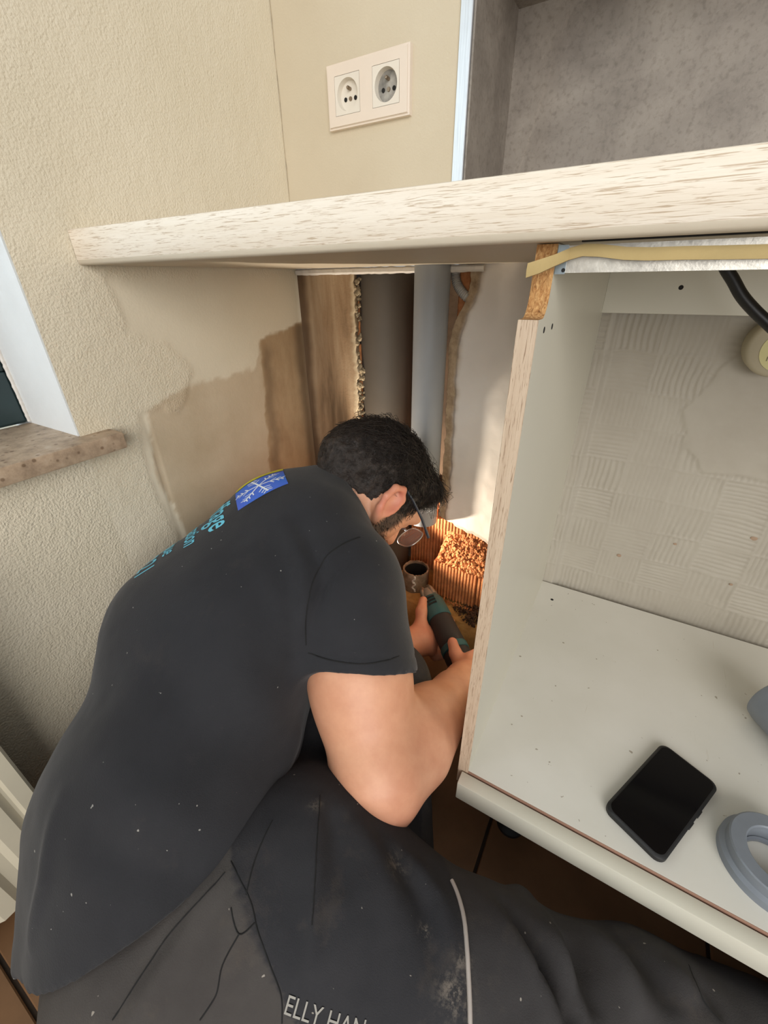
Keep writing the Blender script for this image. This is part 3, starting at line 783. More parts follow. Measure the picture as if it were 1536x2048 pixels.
# pipe stub standing in the screed, glue and plaster smears on it
st = on(832, 1137, 1, 0.02)
sb = thing('pipe_stub', 'short dirty pipe stub with ragged cut rim standing in the screed', 'pipe', (st.x, st.y, 0.08))
def stub():
    bm = bmesh.new(); seg = 64; cx_, cy_ = st.x, st.y; top = st.z + 0.002
    rings = []
    for rr, z, j in ((0.034, 0.078, 0), (0.0335, top - 0.02, 0.0004), (0.0335, top - 0.004, 0.0006), (0.0335, top, 0.0035), (0.0295, top - 0.0005, 0.0035), (0.029, top - 0.03, 0), (0.029, 0.05, 0)):
        rings.append([bm.verts.new((cx_ + (rr + j * .2 * (random.random() - .5)) * math.cos(2 * math.pi * k / seg), cy_ + rr * math.sin(2 * math.pi * k / seg), z + j * (random.random() - .5))) for k in range(seg)])
    for a, b in zip(rings, rings[1:]):
        for k in range(seg): bm.faces.new((a[k], a[(k + 1) % seg], b[(k + 1) % seg], b[k]))
    t = NT('dirty_pipe'); v = t.coord()
    c = t.ramp(t.noise(v, 28, 6, 0.65), [(0.3, rgb(92, 78, 64)), (0.55, rgb(150, 132, 112)), (0.75, rgb(190, 178, 160))])
    t.bump(t.noise(v, 90, 4), 0.3, 0.002)
    obj('stub_wall', bm, t.done(c, 0.7), sb, 50)
    bm = bmesh.new(); lathe(bm, [(0.0001, 0.07), (0.0282, 0.07), (0.0286, top - 0.006)], (cx_, cy_, 0), seg=32); obj('dark_bore', bm, M_DARK, sb)
    bm = bmesh.new()
    pts = []
    for i in range(22):
        a = math.radians(-72 + 6 * math.sin(i * .7)); pts.append((cx_ + 0.0345 * math.cos(a), cy_ + 0.0345 * math.sin(a), top - 0.002 - i * 0.0022))
    tube(bm, pts, [0.0012 + 0.0022 * abs(math.sin(i * 1.9)) * (0.4 + random.random()) for i in range(22)], 7); obj('mortar_drip', bm, M_WHITE, sb, 60)
stub()
# corrugated conduit bending into the plaster
bm = bmesh.new(); pts = []; rs = []
A0 = on(911, 548, 1, 0.012); A1 = on(915, 575, 1, 0.010); A2 = on(936, 596, 1, 0.006)
for i in range(61):
    t_ = i / 60; pts.append(A0 * (1 - t_) ** 2 + (A1 + Vector((-.004, 0, 0))) * 2 * t_ * (1 - t_) + A2 * t_ ** 2); rs.append(0.0072 + (0.0010 if i % 4 < 2 else -0.0004))
pts = [A0 + Vector((0, 0, 0.012))] + pts; rs = [rs[0]] + rs
tube(bm, pts, rs, 16); tag(obj('corrugated_conduit', bm, simple('grey_conduit', rgb(168, 164, 158), 0.5), None, 60), 'short grey corrugated conduit curving into the broken plaster', 'conduit')
# little white cable clip on the wall
cl = on(873, 970, 1, -0.008); bm = bmesh.new()
lathe(bm, [(0.0026, -0.006), (0.0048, -0.006), (0.0048, 0.007), (0.0026, 0.007)], cl, (0.25, -0.9, 0.3), 20, True)
lathe(bm, [(0.0022, -0.02), (0.0022, 0.0)], cl, (0.25, -0.9, 0.3), 10)
tag(obj('wire_end', bm, simple('white_clip', rgb(222, 216, 204), 0.5), None, 40), 'small round white wire end beside the grey drain pipe', 'wire')

# rubble ---------------------------------------------------------------------------------
def rubble(name, n, fpos, smin, smax, m, parent=None, seed=1):
    rr = random.Random(seed); bm = bmesh.new()
    for i in range(n):
        p = fpos(rr); s = smin + (smax - smin) * rr.random() ** 2.2
        m4 = Matrix.Translation(p) @ Euler((rr.random() * 6, rr.random() * 6, rr.random() * 6)).to_matrix().to_4x4() @ Matrix.Diagonal((s, s * (0.55 + .4 * rr.random()), s * (0.5 + .4 * rr.random()), 1))
        r = bmesh.ops.create_icosphere(bm, subdivisions=1, radius=1, matrix=m4)
        for v in r['verts']: v.co += Vector((rr.random() - .5, rr.random() - .5, rr.random() - .5)) * s * 0.55
    return obj(name, bm, m, parent)
def heap(rr):
    x = 0.345 + 0.19 * rr.random(); t = rr.random()
    y = 0.008 + 0.075 * t
    z = 0.19 - 0.06 * (x - 0.338) + 0.085 * t * (0.6 + 0.4 * math.sin((x - 0.33) * 22)) + 0.006 * rr.random()
    return Vector((x, y, z))
rb = rubble('brick_rubble', 1500, heap, 0.0015, 0.0075, M_BRICK, seed=3); rb['kind'] = 'stuff'
tag(rb, 'heap of broken orange brick rubble in the wall hole', 'rubble')
nx_, ny_ = 40, 18
HX = np.linspace(0.340, 0.545, nx_); HT = np.linspace(0, 1, ny_); hx, ht = np.meshgrid(HX, HT, indexing='ij')
hz = 0.188 - 0.06 * (hx - 0.338) + 0.085 * ht * (0.6 + 0.4 * np.sin((hx - 0.33) * 22)) + 0.004 * fbm(hx * 60, ht * 6, hx * 0, 3)
o = meshobj('rubble_bed', np.stack([hx, 0.008 + 0.085 * ht, hz], -1).reshape(-1, 3), gridfaces(nx_, ny_), M_BRICK, rb); o['kind'] = 'stuff'
M_SOIL = simple('dark_debris', rgb(70, 48, 34), 0.95, var=0.5, scale=60)
def debris(rr):
    a = rr.random() * 6.28; r_ = rr.random() ** .6
    return Vector((0.475 + 0.07 * r_ * math.cos(a), -0.005 + 0.045 * r_ * math.sin(a), 0.087 + 0.018 * (1 - r_) * rr.random()))
db = rubble('floor_debris', 420, debris, 0.0015, 0.0075, M_SOIL, seed=9); db['kind'] = 'stuff'; tag(db, 'dark crumbled debris on the sandy screed behind the power tool', 'debris')
def crumbs(rr):
    return Vector((0.35 + 0.2 * rr.random(), -0.002 + 0.008 * rr.random() ** 2 - 0.012 * rr.random(), 0.088 + 0.006 * rr.random()))
db2 = rubble('brick_crumbs', 260, crumbs, 0.001, 0.004, M_BRICK, seed=19); db2['kind'] = 'stuff'; tag(db2, 'brick crumbs along the foot of the ribbed bricks', 'debris')

# radiator -------------------------------------------------------------------------------
M_RAD = simple('cream_enamel', rgb(206, 198, 176), 0.35, var=0.03)
rad = thing('radiator', 'cream panel radiator with vertical flutes below the window', 'radiator', (0.06, -1.1, 0.02))
y_ = -0.739; pr = [(0.084, y_), ]
bm = bmesh.new()
poly = [(0.03, -0.739), (0.082, -0.739), (0.0845, -0.742), (0.0845, -0.757), (0.082, -0.759), (0.079, -0.761)]
yy = -0.764
while yy > -1.55:
    poly += [(0.079, yy), (0.0845, yy - 0.008), (0.0845, yy - 0.026), (0.079, yy - 0.034)]; yy -= 0.046
poly += [(0.079, -1.56), (0.03, -1.56)]
prism(bm, poly, 2, 0.03, 0.52); obj('panel', bm, M_RAD, rad)
bm = bmesh.new(); box(bm, (0.028, -1.56, 0.52), (0.086, -0.737, 0.53), 0.002); obj('top_grille', bm, M_RAD, rad)
for y0 in (-0.9, -1.4):
    bm = bmesh.new(); box(bm, (0.0, y0 - 0.02, 0.1), (0.03, y0 + 0.02, 0.45)); obj('bracket', bm, M_RAD, rad)
for y0 in (-0.80, -1.5):
    bm = bmesh.new(); tube(bm, [(0.055, y0, 0.0), (0.055, y0, 0.03)], 0.011, 12); obj('foot', bm, M_RAD, rad)

# work lamp lying in the corner, hidden behind the worker -------------------------------------
LAMP = Vector((0.195, -0.094, 0.256))
wlamp = thing('work_lamp', 'small white work lamp shining in the corner behind the worker', 'lamp', (LAMP.x, LAMP.y - 0.02, 0.0))
bm = bmesh.new(); lathe(bm, [(0.0001, 0.0), (0.018, 0.0), (0.018, 0.01), (0.006, 0.014), (0.006, 0.222), (0.011, 0.228), (0.011, 0.24), (0.0001, 0.24)], (LAMP.x - 0.012, LAMP.y - 0.016, 0), seg=20)
obj('stand', bm, simple('black_plastic', rgb(22, 22, 23), 0.5), wlamp, 40)
pl = bpy.data.lights.new('work_lamp_bulb', 'SPOT'); pl.energy = 11.0; pl.shadow_soft_size = 0.006; pl.color = (1.0, 0.87, 0.70)
pl.spot_size = math.radians(134); pl.spot_blend = 0.25
plo = bpy.data.objects.new('work_lamp_bulb', pl); C.objects.link(plo); plo.location = LAMP
plo.rotation_euler = (Vector((0.45, 0.0, 0.48)) - LAMP).to_track_quat('-Z', 'Y').to_euler()
plo.parent = wlamp; plo.matrix_parent_inverse = wlamp.matrix_world.inverted()

# ======================================================================== the worker
# bodies are grown from blended limbs on a grid (one continuous surface each)
class Vol:
    def __init__(s, lo, hi, h):
        s.h = h; s.lo = np.array(lo, np.float32)
        s.n = np.ceil((np.array(hi) - s.lo) / h).astype(int) + 1
        s.ax = [s.lo[i] + h * np.arange(s.n[i], dtype=np.float32) for i in range(3)]
        s.F = np.full(s.n, 0.15, np.float32)
    def sub(s, lo, hi):
        a = np.clip(np.floor((np.array(lo) - s.lo) / s.h).astype(int), 0, s.n)
        b = np.clip(np.ceil((np.array(hi) - s.lo) / s.h).astype(int) + 1, 0, s.n)
        sl = tuple(slice(x, y) for x, y in zip(a, b))
        X = s.ax[0][sl[0]][:, None, None]; Y = s.ax[1][sl[1]][None, :, None]; Z = s.ax[2][sl[2]][None, None, :]
        return sl, X, Y, Z
    def put(s, sl, d, k, neg=False):
        A = s.F[sl]
        if neg:
            d = -d; h = np.maximum(k - np.abs(A - d), 0) / k; s.F[sl] = np.maximum(A, d) + h * h * k / 4
        else:
            h = np.maximum(k - np.abs(A - d), 0) / k; s.F[sl] = np.minimum(A, d) - h * h * k / 4
    def cap(s, a, b, ra, rb=None, k=0.02, neg=False, cutp=None):
        rb = ra if rb is None else rb; a = np.array(a, np.float32); b = np.array(b, np.float32)
        m = max(ra, rb) + k + 0.02
        sl, X, Y, Z = s.sub(np.minimum(a, b) - m, np.maximum(a, b) + m)
        ab = b - a; L = max(float(ab @ ab), 1e-9)
        px, py, pz = X - a[0], Y - a[1], Z - a[2]
        t = np.clip((px * ab[0] + py * ab[1] + pz * ab[2]) / L, 0, 1)
        d = np.sqrt((px - t * ab[0]) ** 2 + (py - t * ab[1]) ** 2 + (pz - t * ab[2]) ** 2) - (ra + (rb - ra) * t)
        if cutp is not None:
            n_ = nv3(cutp[1]); d = np.maximum(d, (X - cutp[0][0]) * n_[0] + (Y - cutp[0][1]) * n_[1] + (Z - cutp[0][2]) * n_[2])
        s.put(sl, d, k, neg)
    def chain(s, pts, rs, k=0.02):
        for i in range(len(pts) - 1): s.cap(pts[i], pts[i + 1], rs[i], rs[i + 1], k)
    def ecap(s, a, b, ra, rb, lat, k=0.03, neg=False, flatend=False):
        """elliptical capsule: radii (lateral, depth) at both ends"""
        a = np.array(a, np.float32); b = np.array(b, np.float32); lat = np.array(lat, np.float32)
        ab = b - a; L = float(ab @ ab); lat = lat - ab * (lat @ ab) / L; lat /= np.linalg.norm(lat)
        m = max(max(ra), max(rb)) + k + 0.02
        sl, X, Y, Z = s.sub(np.minimum(a, b) - m, np.maximum(a, b) + m)
        px, py, pz = X - a[0], Y - a[1], Z - a[2]
        t = np.clip((px * ab[0] + py * ab[1] + pz * ab[2]) / L, 0, 1)
        qx, qy, qz = px - t * ab[0], py - t * ab[1], pz - t * ab[2]
        u = qx * lat[0] + qy * lat[1] + qz * lat[2]
        w2 = np.maximum(qx * qx + qy * qy + qz * qz - u * u, 0)
        ru = ra[0] + (rb[0] - ra[0]) * t; rw = ra[1] + (rb[1] - ra[1]) * t
        s0 = np.sqrt((u / ru) ** 2 + w2 / rw ** 2); g = np.sqrt((u / ru ** 2) ** 2 + w2 / rw ** 4) + 1e-6
        d = s0 * (s0 - 1) / g
        s.put(sl, d, k, neg)
    def ell(s, c, axes, r, k=0.02, neg=False):
        c = np.array(c, np.float32); A = np.array([np.array(x, np.float32) / np.linalg.norm(x) for x in axes]); r = np.array(r, np.float32)
        m = float(r.max()) + k + 0.02
        sl, X, Y, Z = s.sub(c - m, c + m)
        px, py, pz = X - c[0], Y - c[1], Z - c[2]
        s0 = 0; g = 0
        for i in range(3):
            q = px * A[i][0] + py * A[i][1] + pz * A[i][2]
            s0 = s0 + (q / r[i]) ** 2; g = g + (q / r[i] ** 2) ** 2
        s0 = np.sqrt(s0); d = s0 * (s0 - 1) / (np.sqrt(g) + 1e-6)
        s.put(sl, d, k, neg)
    def cut(s, p, n, k=0.006, box_=None):
        """remove everything on the side n points to"""
        n = np.array(n, float) / np.linalg.norm(n); p = np.array(p)
        sl, X, Y, Z = s.sub(*(box_ if box_ else (s.lo, s.lo + s.n * s.h)))
        d = (X - p[0]) * n[0] + (Y - p[1]) * n[1] + (Z - p[2]) * n[2]
        s.put(sl, -d, k, True)
    def mesh(s, smooth=2):
        F = s.F; I = F < 0
        c = np.zeros(np.array(F.shape) - 1, np.uint8)
        offs = [(i, j, k) for i in (0, 1) for j in (0, 1) for k in (0, 1)]
        for i, j, k in offs: c += I[i:i + c.shape[0], j:j + c.shape[1], k:k + c.shape[2]]
        act = np.argwhere((c > 0) & (c < 8))
        vals = np.stack([F[act[:, 0] + i, act[:, 1] + j, act[:, 2] + k] for i, j, k in offs], 1)
        pos = np.zeros((len(act), 3)); cnt = np.zeros(len(act))
        for a in range(8):
            for b in range(a + 1, 8):
                oa, ob = np.array(offs[a]), np.array(offs[b])
                if np.abs(oa - ob).sum() != 1: continue
                va, vb = vals[:, a], vals[:, b]; m = (va < 0) != (vb < 0)
                t = np.where(m, va / (va - vb + 1e-12), 0)
                pos += np.where(m[:, None], oa + t[:, None] * (ob - oa), 0); cnt += m
        V = (act + pos / cnt[:, None]) * s.h + s.lo
        idx = np.full(c.shape, -1, np.int64); idx[tuple(act.T)] = np.arange(len(act))
        Q = []
        for ax in range(3):
            sl0 = [slice(None)] * 3; sl1 = [slice(None)] * 3; sl0[ax] = slice(0, -1); sl1[ax] = slice(1, None)
            A, B = I[tuple(sl0)], I[tuple(sl1)]
            e = np.argwhere(A != B); o1, o2 = [(1, 2), (2, 0), (0, 1)][ax]
            ok = (e[:, o1] > 0) & (e[:, o2] > 0) & (e[:, o1] < F.shape[o1] - 1) & (e[:, o2] < F.shape[o2] - 1); e = e[ok]
            flip = ~A[tuple(e.T)]
            def cell(d1, d2):
                q = e.copy(); q[:, o1] += d1; q[:, o2] += d2; return idx[tuple(q.T)]
            q = np.stack([cell(-1, -1), cell(0, -1), cell(0, 0), cell(-1, 0)], 1)
            q[flip] = q[flip][:, ::-1]; Q.append(q)
        Q = np.concatenate(Q); Q = Q[(Q >= 0).all(1)]
        # light smoothing
        E_ = np.concatenate([Q[:, [0, 1]], Q[:, [1, 2]], Q[:, [2, 3]], Q[:, [3, 0]]]); E_ = np.concatenate([E_, E_[:, ::-1]])
        deg = np.bincount(E_[:, 0], minlength=len(V)).astype(float)
        for it in range(smooth):
            S_ = np.stack([np.bincount(E_[:, 0], V[E_[:, 1], i], len(V)) for i in range(3)], 1) / np.maximum(deg, 1)[:, None]
            V = V + 0.5 * (S_ - V)
        return V, Q
def vnormals(V, Q):
    n = np.cross(V[Q[:, 2]] - V[Q[:, 0]], V[Q[:, 3]] - V[Q[:, 1]])
    N = np.zeros_like(V)
    for i in range(4):
        for k in range(3): N[:, k] += np.bincount(Q[:, i], n[:, k], len(V))
    return N / (np.linalg.norm(N, axis=1, keepdims=True) + 1e-12)
def poly_dist(V, pts):
    d = np.full(len(V), 1e9); tt = np.zeros(len(V)); n = len(pts) - 1
    for i in range(n):
        a = np.array(pts[i]); b = np.array(pts[i + 1]); ab = b - a
        t = np.clip(((V - a) @ ab) / (ab @ ab), 0, 1); q = np.linalg.norm(V - a - t[:, None] * ab, axis=1)
        m = q < d; d[m] = q[m]; tt[m] = (i + t[m]) / n
    return d, tt

# ---- joints (metres)
nv3 = lambda v: np.array(v, float) / np.linalg.norm(v)
NECK = np.array(at(672, 990, .745)); HC = np.array(at(746, 984, .755))
S3 = np.array(at(600, 1085, .715)); S2 = np.array(at(455, 1290, .64)); S1 = np.array(at(360, 1560, .56)); S0 = np.array(at(330, 1830, .50))
RS = np.array(at(688, 1178, .60)); RE = np.array(at(758, 1548, .525)); RW = np.array(at(905, 1385, .70))
AX = nv3(S3 - S1)
RV = nv3((.70, -.42, .50)); RV = nv3(RV - AX * (RV @ AX)); BK = np.cross(RV, AX)     # his right, his back
LS = S3 - RV * 0.150 + AX * 0.01; LS[0] = max(LS[0], 0.10)
LE = np.array(at(700, 1240, .80)); LW = np.array(at(800, 1296, .86))
FW = nv3((.31, .30, -.90)); UP = nv3((.33, .80, .42)); UP = nv3(UP - FW * (FW @ UP)); RT = np.cross(FW, UP)
HS = 0.93
def hs3(a, b_, c): return (a * HS, b_ * HS, c * HS)
def H(x, y, z): return HC + (RT * x + FW * y + UP * z) * HS
# tool axis
T1 = np.array(at(862, 1200, .955)); T0 = np.array(at(934, 1350, .81)); TA = nv3(T1 - T0)

# ---- skin: head, neck, arms, hands, trunk: one mesh
def fingers(v, knuck, d, n, s_, lens, curl, r=0.0085):
    """four fingers from the knuckle row: d forward, n palm side, s_ towards the little finger"""
    for i in range(4):
        p = knuck + s_ * (0.019 * (i - 1.5)); a = 0; L = lens * (0.92, 1.0, 0.95, 0.78)[i]; rr = r * (1, 1.03, 1, .9)[i]
        prev = p; v.cap(p - d * 0.02, p, rr * 1.1, rr * 1.1, 0.008)
        for j, f_ in enumerate((0.46, 0.30, 0.24)):
            a += curl[j]; q = prev + (d * math.cos(a) + n * math.sin(a)) * L * f_
            v.cap(prev, q, rr * (1 - .08 * j), rr * (1 - .08 * (j + 1)), 0.003); prev = q
def skin():
    v = Vol((0.06, -0.80, 0.05), (0.62, 0.06, 0.62), 0.0033)
    # trunk core under the clothes
    v.ecap(S3, S2, (.12, .075), (.115, .075), RV, 0.05); v.ecap(S2, S1, (.115, .075), (.11, .075), RV, 0.05)
    v.cap(LS, RS, 0.05, 0.05, 0.06)
    v.cap(S3 + AX * 0.03, NECK, 0.06, 0.058, 0.05)
    v.cap(NECK - AX * 0.02, H(0, -.012, -.03), 0.059, 0.056, 0.03)
    v.cap(NECK - AX * 0.03 + BK * .01, H(0, -.045, -.03), 0.048, 0.045, 0.03)
    # head
    v.ell(H(0, -.018, .028), (RT, FW, UP), hs3(.076, .098, .088), 0.02)
    v.ell(H(0, .035, -.02), (RT, FW, UP), hs3(.064, .060, .085), 0.03)
    v.cap(H(-.045, .0, -.065), H(-.012, .075, -.098), .020, .018, 0.03); v.cap(H(.045, .0, -.065), H(.012, .075, -.098), .020, .018, 0.03)
    v.ell(H(0, .055, -.085), (RT, FW, UP), hs3(.032, .035, .028), 0.03)
    v.cap(H(0, .092, .022), H(0, .110, -.022), .009, .013, 0.012)                    # nose
    v.cap(H(-.012, .100, -.026), H(.012, .100, -.026), .009, .009, 0.008)
    v.cap(H(-.018, .088, -.056), H(.018, .088, -.056), .009, .009, 0.008); v.cap(H(-.014, .087, -.068), H(.014, .087, -.068), .009, .009, 0.008)   # lips
    v.cap(H(-.05, .078, .03), H(.05, .078, .03), .013, .013, 0.02)                    # brow
    for sg in (-1, 1):
        v.ell(H(sg * .033, .092, .012), (RT, FW, UP), hs3(.017, .010, .011), 0.008, True)   # eye sockets
        v.ell(H(sg * .033, .080, .012), (RT, FW, UP), hs3(.012, .012, .012), 0.004)
        # ear: rim, antihelix, lobe
        e = [H(sg * .075, .012, -0.0080), H(sg * .083, .004, 0.0120), H(sg * .090, -.016, 0.0200), H(sg * .096, -.033, 0.0070), H(sg * .095, -.032, -0.0150), H(sg * .087, -.018, -0.0340), H(sg * .079, .002, -0.0500)]
        v.ell(H(sg * .078, -.008, -0.0120), (nv3(RT * sg * .9 - FW * .35), FW, UP), (.008, .020, .032), 0.008)
        v.chain(e, [.0045, .0055, .0060, .0060, .0058, .0058, .0080], 0.005)
        v.ell(H(sg * .090, -.006, -0.0120), (nv3(RT * sg * .9 - FW * .35), FW, UP), (.008, .010, .016), 0.004, True)
    # right arm
    v.chain([RS, RS * .5 + RE * .5, RE], [.062, .0615, .052], 0.03)
    v.ell(RS * .42 + RE * .58 + np.array((-.006, 0.004, -.004)), (nv3(RE - RS), nv3(np.cross(RE - RS, RV)), RV), (.10, .060, .055), 0.03)
    v.cap(RE, RE + nv3(RE - RS) * .022 - RV * 0.004, .046, .036, .03)                 # elbow point
    FA = nv3(RW - RE)
    v.chain([RE, RE + FA * .07, RE + (RW - RE) * .6, RW], [.050, .0575, .046, .032], 0.03)
    # right hand closed round the rear of the tool, thumb lying along it
    g = T0 - TA * 0.020
    view = nv3(np.array(CAM) - g)
    dn = nv3(np.cross(TA, view))                     # across the tool, to the left in the picture
    if dn @ np.array(ray(0, 1024) - ray(1536, 1024)) < 0: dn = -dn
    top = nv3(np.cross(dn, TA)); top = top if top @ view > 0 else -top
    PC = g + top * 0.040 - dn * 0.008
    v.chain([RW, RW * .4 + PC * .6, PC], [.031, .030, .027], 0.02)
    v.ell(PC - dn * .012, (TA, dn, top), (.042, .036, .017), 0.015)
    for i in range(4):
        b0 = PC + TA * (0.030 - 0.0195 * i) - dn * 0.026
        q1 = b0 - dn * 0.010 - top * 0.026; q2 = q1 + dn * 0.004 - top * 0.030; q3 = q2 + dn * 0.026 - top * 0.010
        v.chain([PC + TA * (0.022 - 0.014 * i) - dn * 0.01, b0, q1, q2, q3], [.010, .0098, .0092, .0085, .0078], 0.004)
    th = [RW * .35 + PC * .65 + dn * .012, PC + dn * 0.013 + TA * 0.014, PC + dn * 0.010 + TA * 0.050 - top * 0.002, PC + dn * 0.006 + TA * 0.076 - top * 0.005]
    v.chain(th, [.018, .0145, .0118, .0105], 0.008)
    # left arm
    v.chain([LS, LE, LW], [.055, .046, .030], 0.03)
    gl = T0 + TA * 0.135
    viewl = nv3(np.array(CAM) - gl); dl = nv3(np.cross(TA, viewl))
    if dl @ np.array(ray(0, 1024) - ray(1536, 1024)) < 0: dl = -dl
    tl = nv3(np.cross(dl, TA)); tl = tl if tl @ viewl > 0 else -tl
    PL = gl + dl * 0.046 - tl * 0.010 - TA * 0.018
    v.chain([LW, LW * .4 + PL * .6, PL], [.030, .029, .026], 0.02)
    v.ell(PL, (TA, tl, dl), (.040, .036, .017), 0.015)
    for i in range(4):                               # fingers pass under the tool
        b0 = PL + TA * (0.028 - 0.0195 * i) - tl * 0.030
        q1 = b0 - tl * 0.018 - dl * 0.022; q2 = q1 - dl * 0.030; q3 = q2 - dl * 0.016 + tl * 0.016
        v.chain([PL + TA * (0.02 - 0.014 * i), b0, q1, q2, q3], [.010, .0098, .0090, .0084, .0078], 0.004)
    tb = [LW * .45 + PL * .55 + tl * .012, PL + tl * 0.026 + TA * 0.012, PL + tl * 0.036 - dl * 0.016 + TA * 0.042, PL + tl * 0.036 - dl * 0.030 + TA * 0.066]
    v.chain(tb, [.018, .0145, .0118, .0100], 0.008)
    return v.mesh(2)
V, Q = skin()
def skin_material():
    t = NT('skin'); v = t.coord()
    c = t.ramp(t.noise(v, 22, 5, 0.6), [(0.3, rgb(204, 144, 112)), (0.7, rgb(222, 166, 132))])
    red = t.attr('red'); c = t.mix(t.math('MULTIPLY', red, 0.75), c, rgb(208, 104, 96))
    bd = t.attr('beard'); st_ = t.ramp(t.noise(v, 420, 2), [(0.35, rgb(30, 23, 20)), (0.75, rgb(70, 52, 44))])
    c = t.mix(bd, c, st_)
    t.bump(t.noise(v, 500, 3), 0.12, 0.0006)
    t.b.inputs['Subsurface Weight'].default_value = 0.12; t.b.inputs['Subsurface Radius'].default_value = (0.012, 0.005, 0.003)
    t.b.inputs['Subsurface Scale'].default_value = 0.3
    return t.done(c, 0.48)
person = meshobj('person', V, Q, skin_material())
tag(person, 'crouching worker in black t-shirt and dark work trousers reaching into the wall hole', 'person')
Lc = np.stack([(V - HC) @ RT, (V - HC) @ FW, (V - HC) @ UP], 1)       # head coordinates
inhead = np.linalg.norm(V - HC, axis=1) < 0.17
ear = np.exp(-((np.abs(Lc[:, 0]) - .088) / .012) ** 2 - ((Lc[:, 1] + .01) / .03) ** 2 - ((Lc[:, 2] + .010) / .04) ** 2)
elb = np.exp(-(np.linalg.norm(V - (RE + nv3(RE - RS) * .05), axis=1) / .05) ** 2) * 0.45
hands = np.exp(-(np.linalg.norm(V - (T0 + TA * .08), axis=1) / .11) ** 2) * 0.5
attr(person, 'red', np.clip(ear * inhead + elb + hands, 0, 1))
jx = np.abs(Lc[:, 0])
beard = sstep(-.032, -.05, Lc[:, 2] - 0.35 * np.clip(.05 - Lc[:, 1], 0, .1) * 0) * sstep(-.02, .02, Lc[:, 1]) * inhead
side = sstep(.008, .022, Lc[:, 1]) * sstep(.058, .040, Lc[:, 1]) * sstep(.055, .06, jx) * sstep(.05, .03, Lc[:, 2]) * inhead * (jx < .09)
mouth = np.exp(-((Lc[:, 2] + .062) / .010) ** 2 - (Lc[:, 0] / .022) ** 2) * (Lc[:, 1] > .08)
attr(person, 'beard', np.clip(np.maximum(beard, side) * 0.95 - mouth, 0, 1))
skinV, skinQ = V, Q

# ---- hair
def hair():
    v = Vol(HC - 0.16, HC + 0.16, 0.003)
    v.ell(H(0, -.020, .030), (RT, FW, UP), hs3(.083, .105, .096), 0.02)
    v.cap(H(0, -.085, -.01), H(0, -.072, -.060), .050, .030, 0.04)
    v.ell(H(0, .055, .095), (RT, FW, UP), hs3(.060, .040, .026), 0.03)
    # face, ears and nape left bare
    v.ell(H(0, .115, -.02), (RT, FW, UP), hs3(.085, .055, .085), 0.02, True)
    v.ell(H(0, .075, -.10), (RT, FW, UP), hs3(.12, .095, .085), 0.02, True)
    for sg in (-1, 1): v.ell(H(sg * .10, .004, -.018), (RT, FW, UP), hs3(.034, .034, .040), 0.012, True)
    v.cut(H(0, -.07, -.088), -UP * .9 + FW * .25, 0.01)
    return v.mesh(2)
V, Q = hair(); N = vnormals(V, Q)
n1 = fbm(V[:, 0] * 55, V[:, 1] * 55, V[:, 2] * 55, 3); n2 = 1 - np.abs(fbm(V[:, 0] * 110, V[:, 1] * 110, V[:, 2] * 110, 3)) * 2
V = V + N * (0.0055 * n1 + 0.003 * n2)[:, None] * sstep(-.075, -.035, (V - HC) @ UP)[:, None]
def hair_material():
    t = NT('dark_hair'); v = t.coord()
    c = t.ramp(t.noise(v, 120, 5, 0.7), [(0.3, rgb(26, 21, 18)), (0.6, rgb(50, 41, 36)), (0.85, rgb(90, 75, 64))])
    t.bump(t.noise(v, 260, 5, 0.7), 0.8, 0.003)
    return t.done(c, 0.5)
M_HAIR = hair_material()
hob = meshobj('hair', V, Q, M_HAIR, person)
def strands():
    rr = np.random.default_rng(5); n = 9000
    ids = rr.choice(len(V), n); P = V[ids]; Nn = N[ids]
    lc = np.stack([(P - HC) @ RT, (P - HC) @ FW, (P - HC) @ UP], 1)
    ok = np.ones(n, bool)
    # hair flows from the crown outwards, curling
    flow = -(UP[None] * 0.9) + (FW[None] * (lc[:, 1] > .02)[:, None] * 1.2) - FW[None] * 0.25 + rr.normal(size=(n, 3)) * 0.45
    flow -= Nn * (flow * Nn).sum(1, keepdims=True); flow /= np.linalg.norm(flow, axis=1, keepdims=True)
    side_ = np.cross(Nn, flow)
    topness = sstep(-.02, .06, lc[:, 2])
    L = (0.014 + 0.016 * rr.random(n)) * (0.7 + 0.6 * topness); cu = rr.normal(size=n) * (0.4 + 1.6 * topness); ph = rr.random(n) * 6.28
    seg = 6; rings = []
    pos = P - Nn * 0.003
    Vs = []; 
    for s_ in range(seg):
        u = s_ / (seg - 1); w_ = 0.00065 * (1 - 0.8 * u)
        c = pos + flow * (L * u)[:, None] + Nn * ((0.0045 * np.sin(u * 2.9) * (0.3 + topness)))[:, None] + side_ * (cu * L * 0.32 * np.sin(u * 3.0 + ph * 0.1))[:, None]
        for k in range(3):
            a = 2.094 * k; Vs.append(c + side_ * (w_ * math.cos(a)) + Nn * (w_ * math.sin(a)))
    Vs = np.stack(Vs, 1)  # n, seg*3, 3
    Vs = Vs[(Vs[:, :, 1] < -0.006).all(1)]; n = len(Vs)
    F = []
    for s_ in range(seg - 1):
        for k in range(3):
            F.append([s_ * 3 + k, s_ * 3 + (k + 1) % 3, (s_ + 1) * 3 + (k + 1) % 3, (s_ + 1) * 3 + k])
    F = np.array(F)[None] + (np.arange(n) * seg * 3)[:, None, None]
    o = meshobj('hair_strands', Vs.reshape(-1, 3), F.reshape(-1, 4), M_HAIR, hob); o['kind'] = 'stuff'
strands()

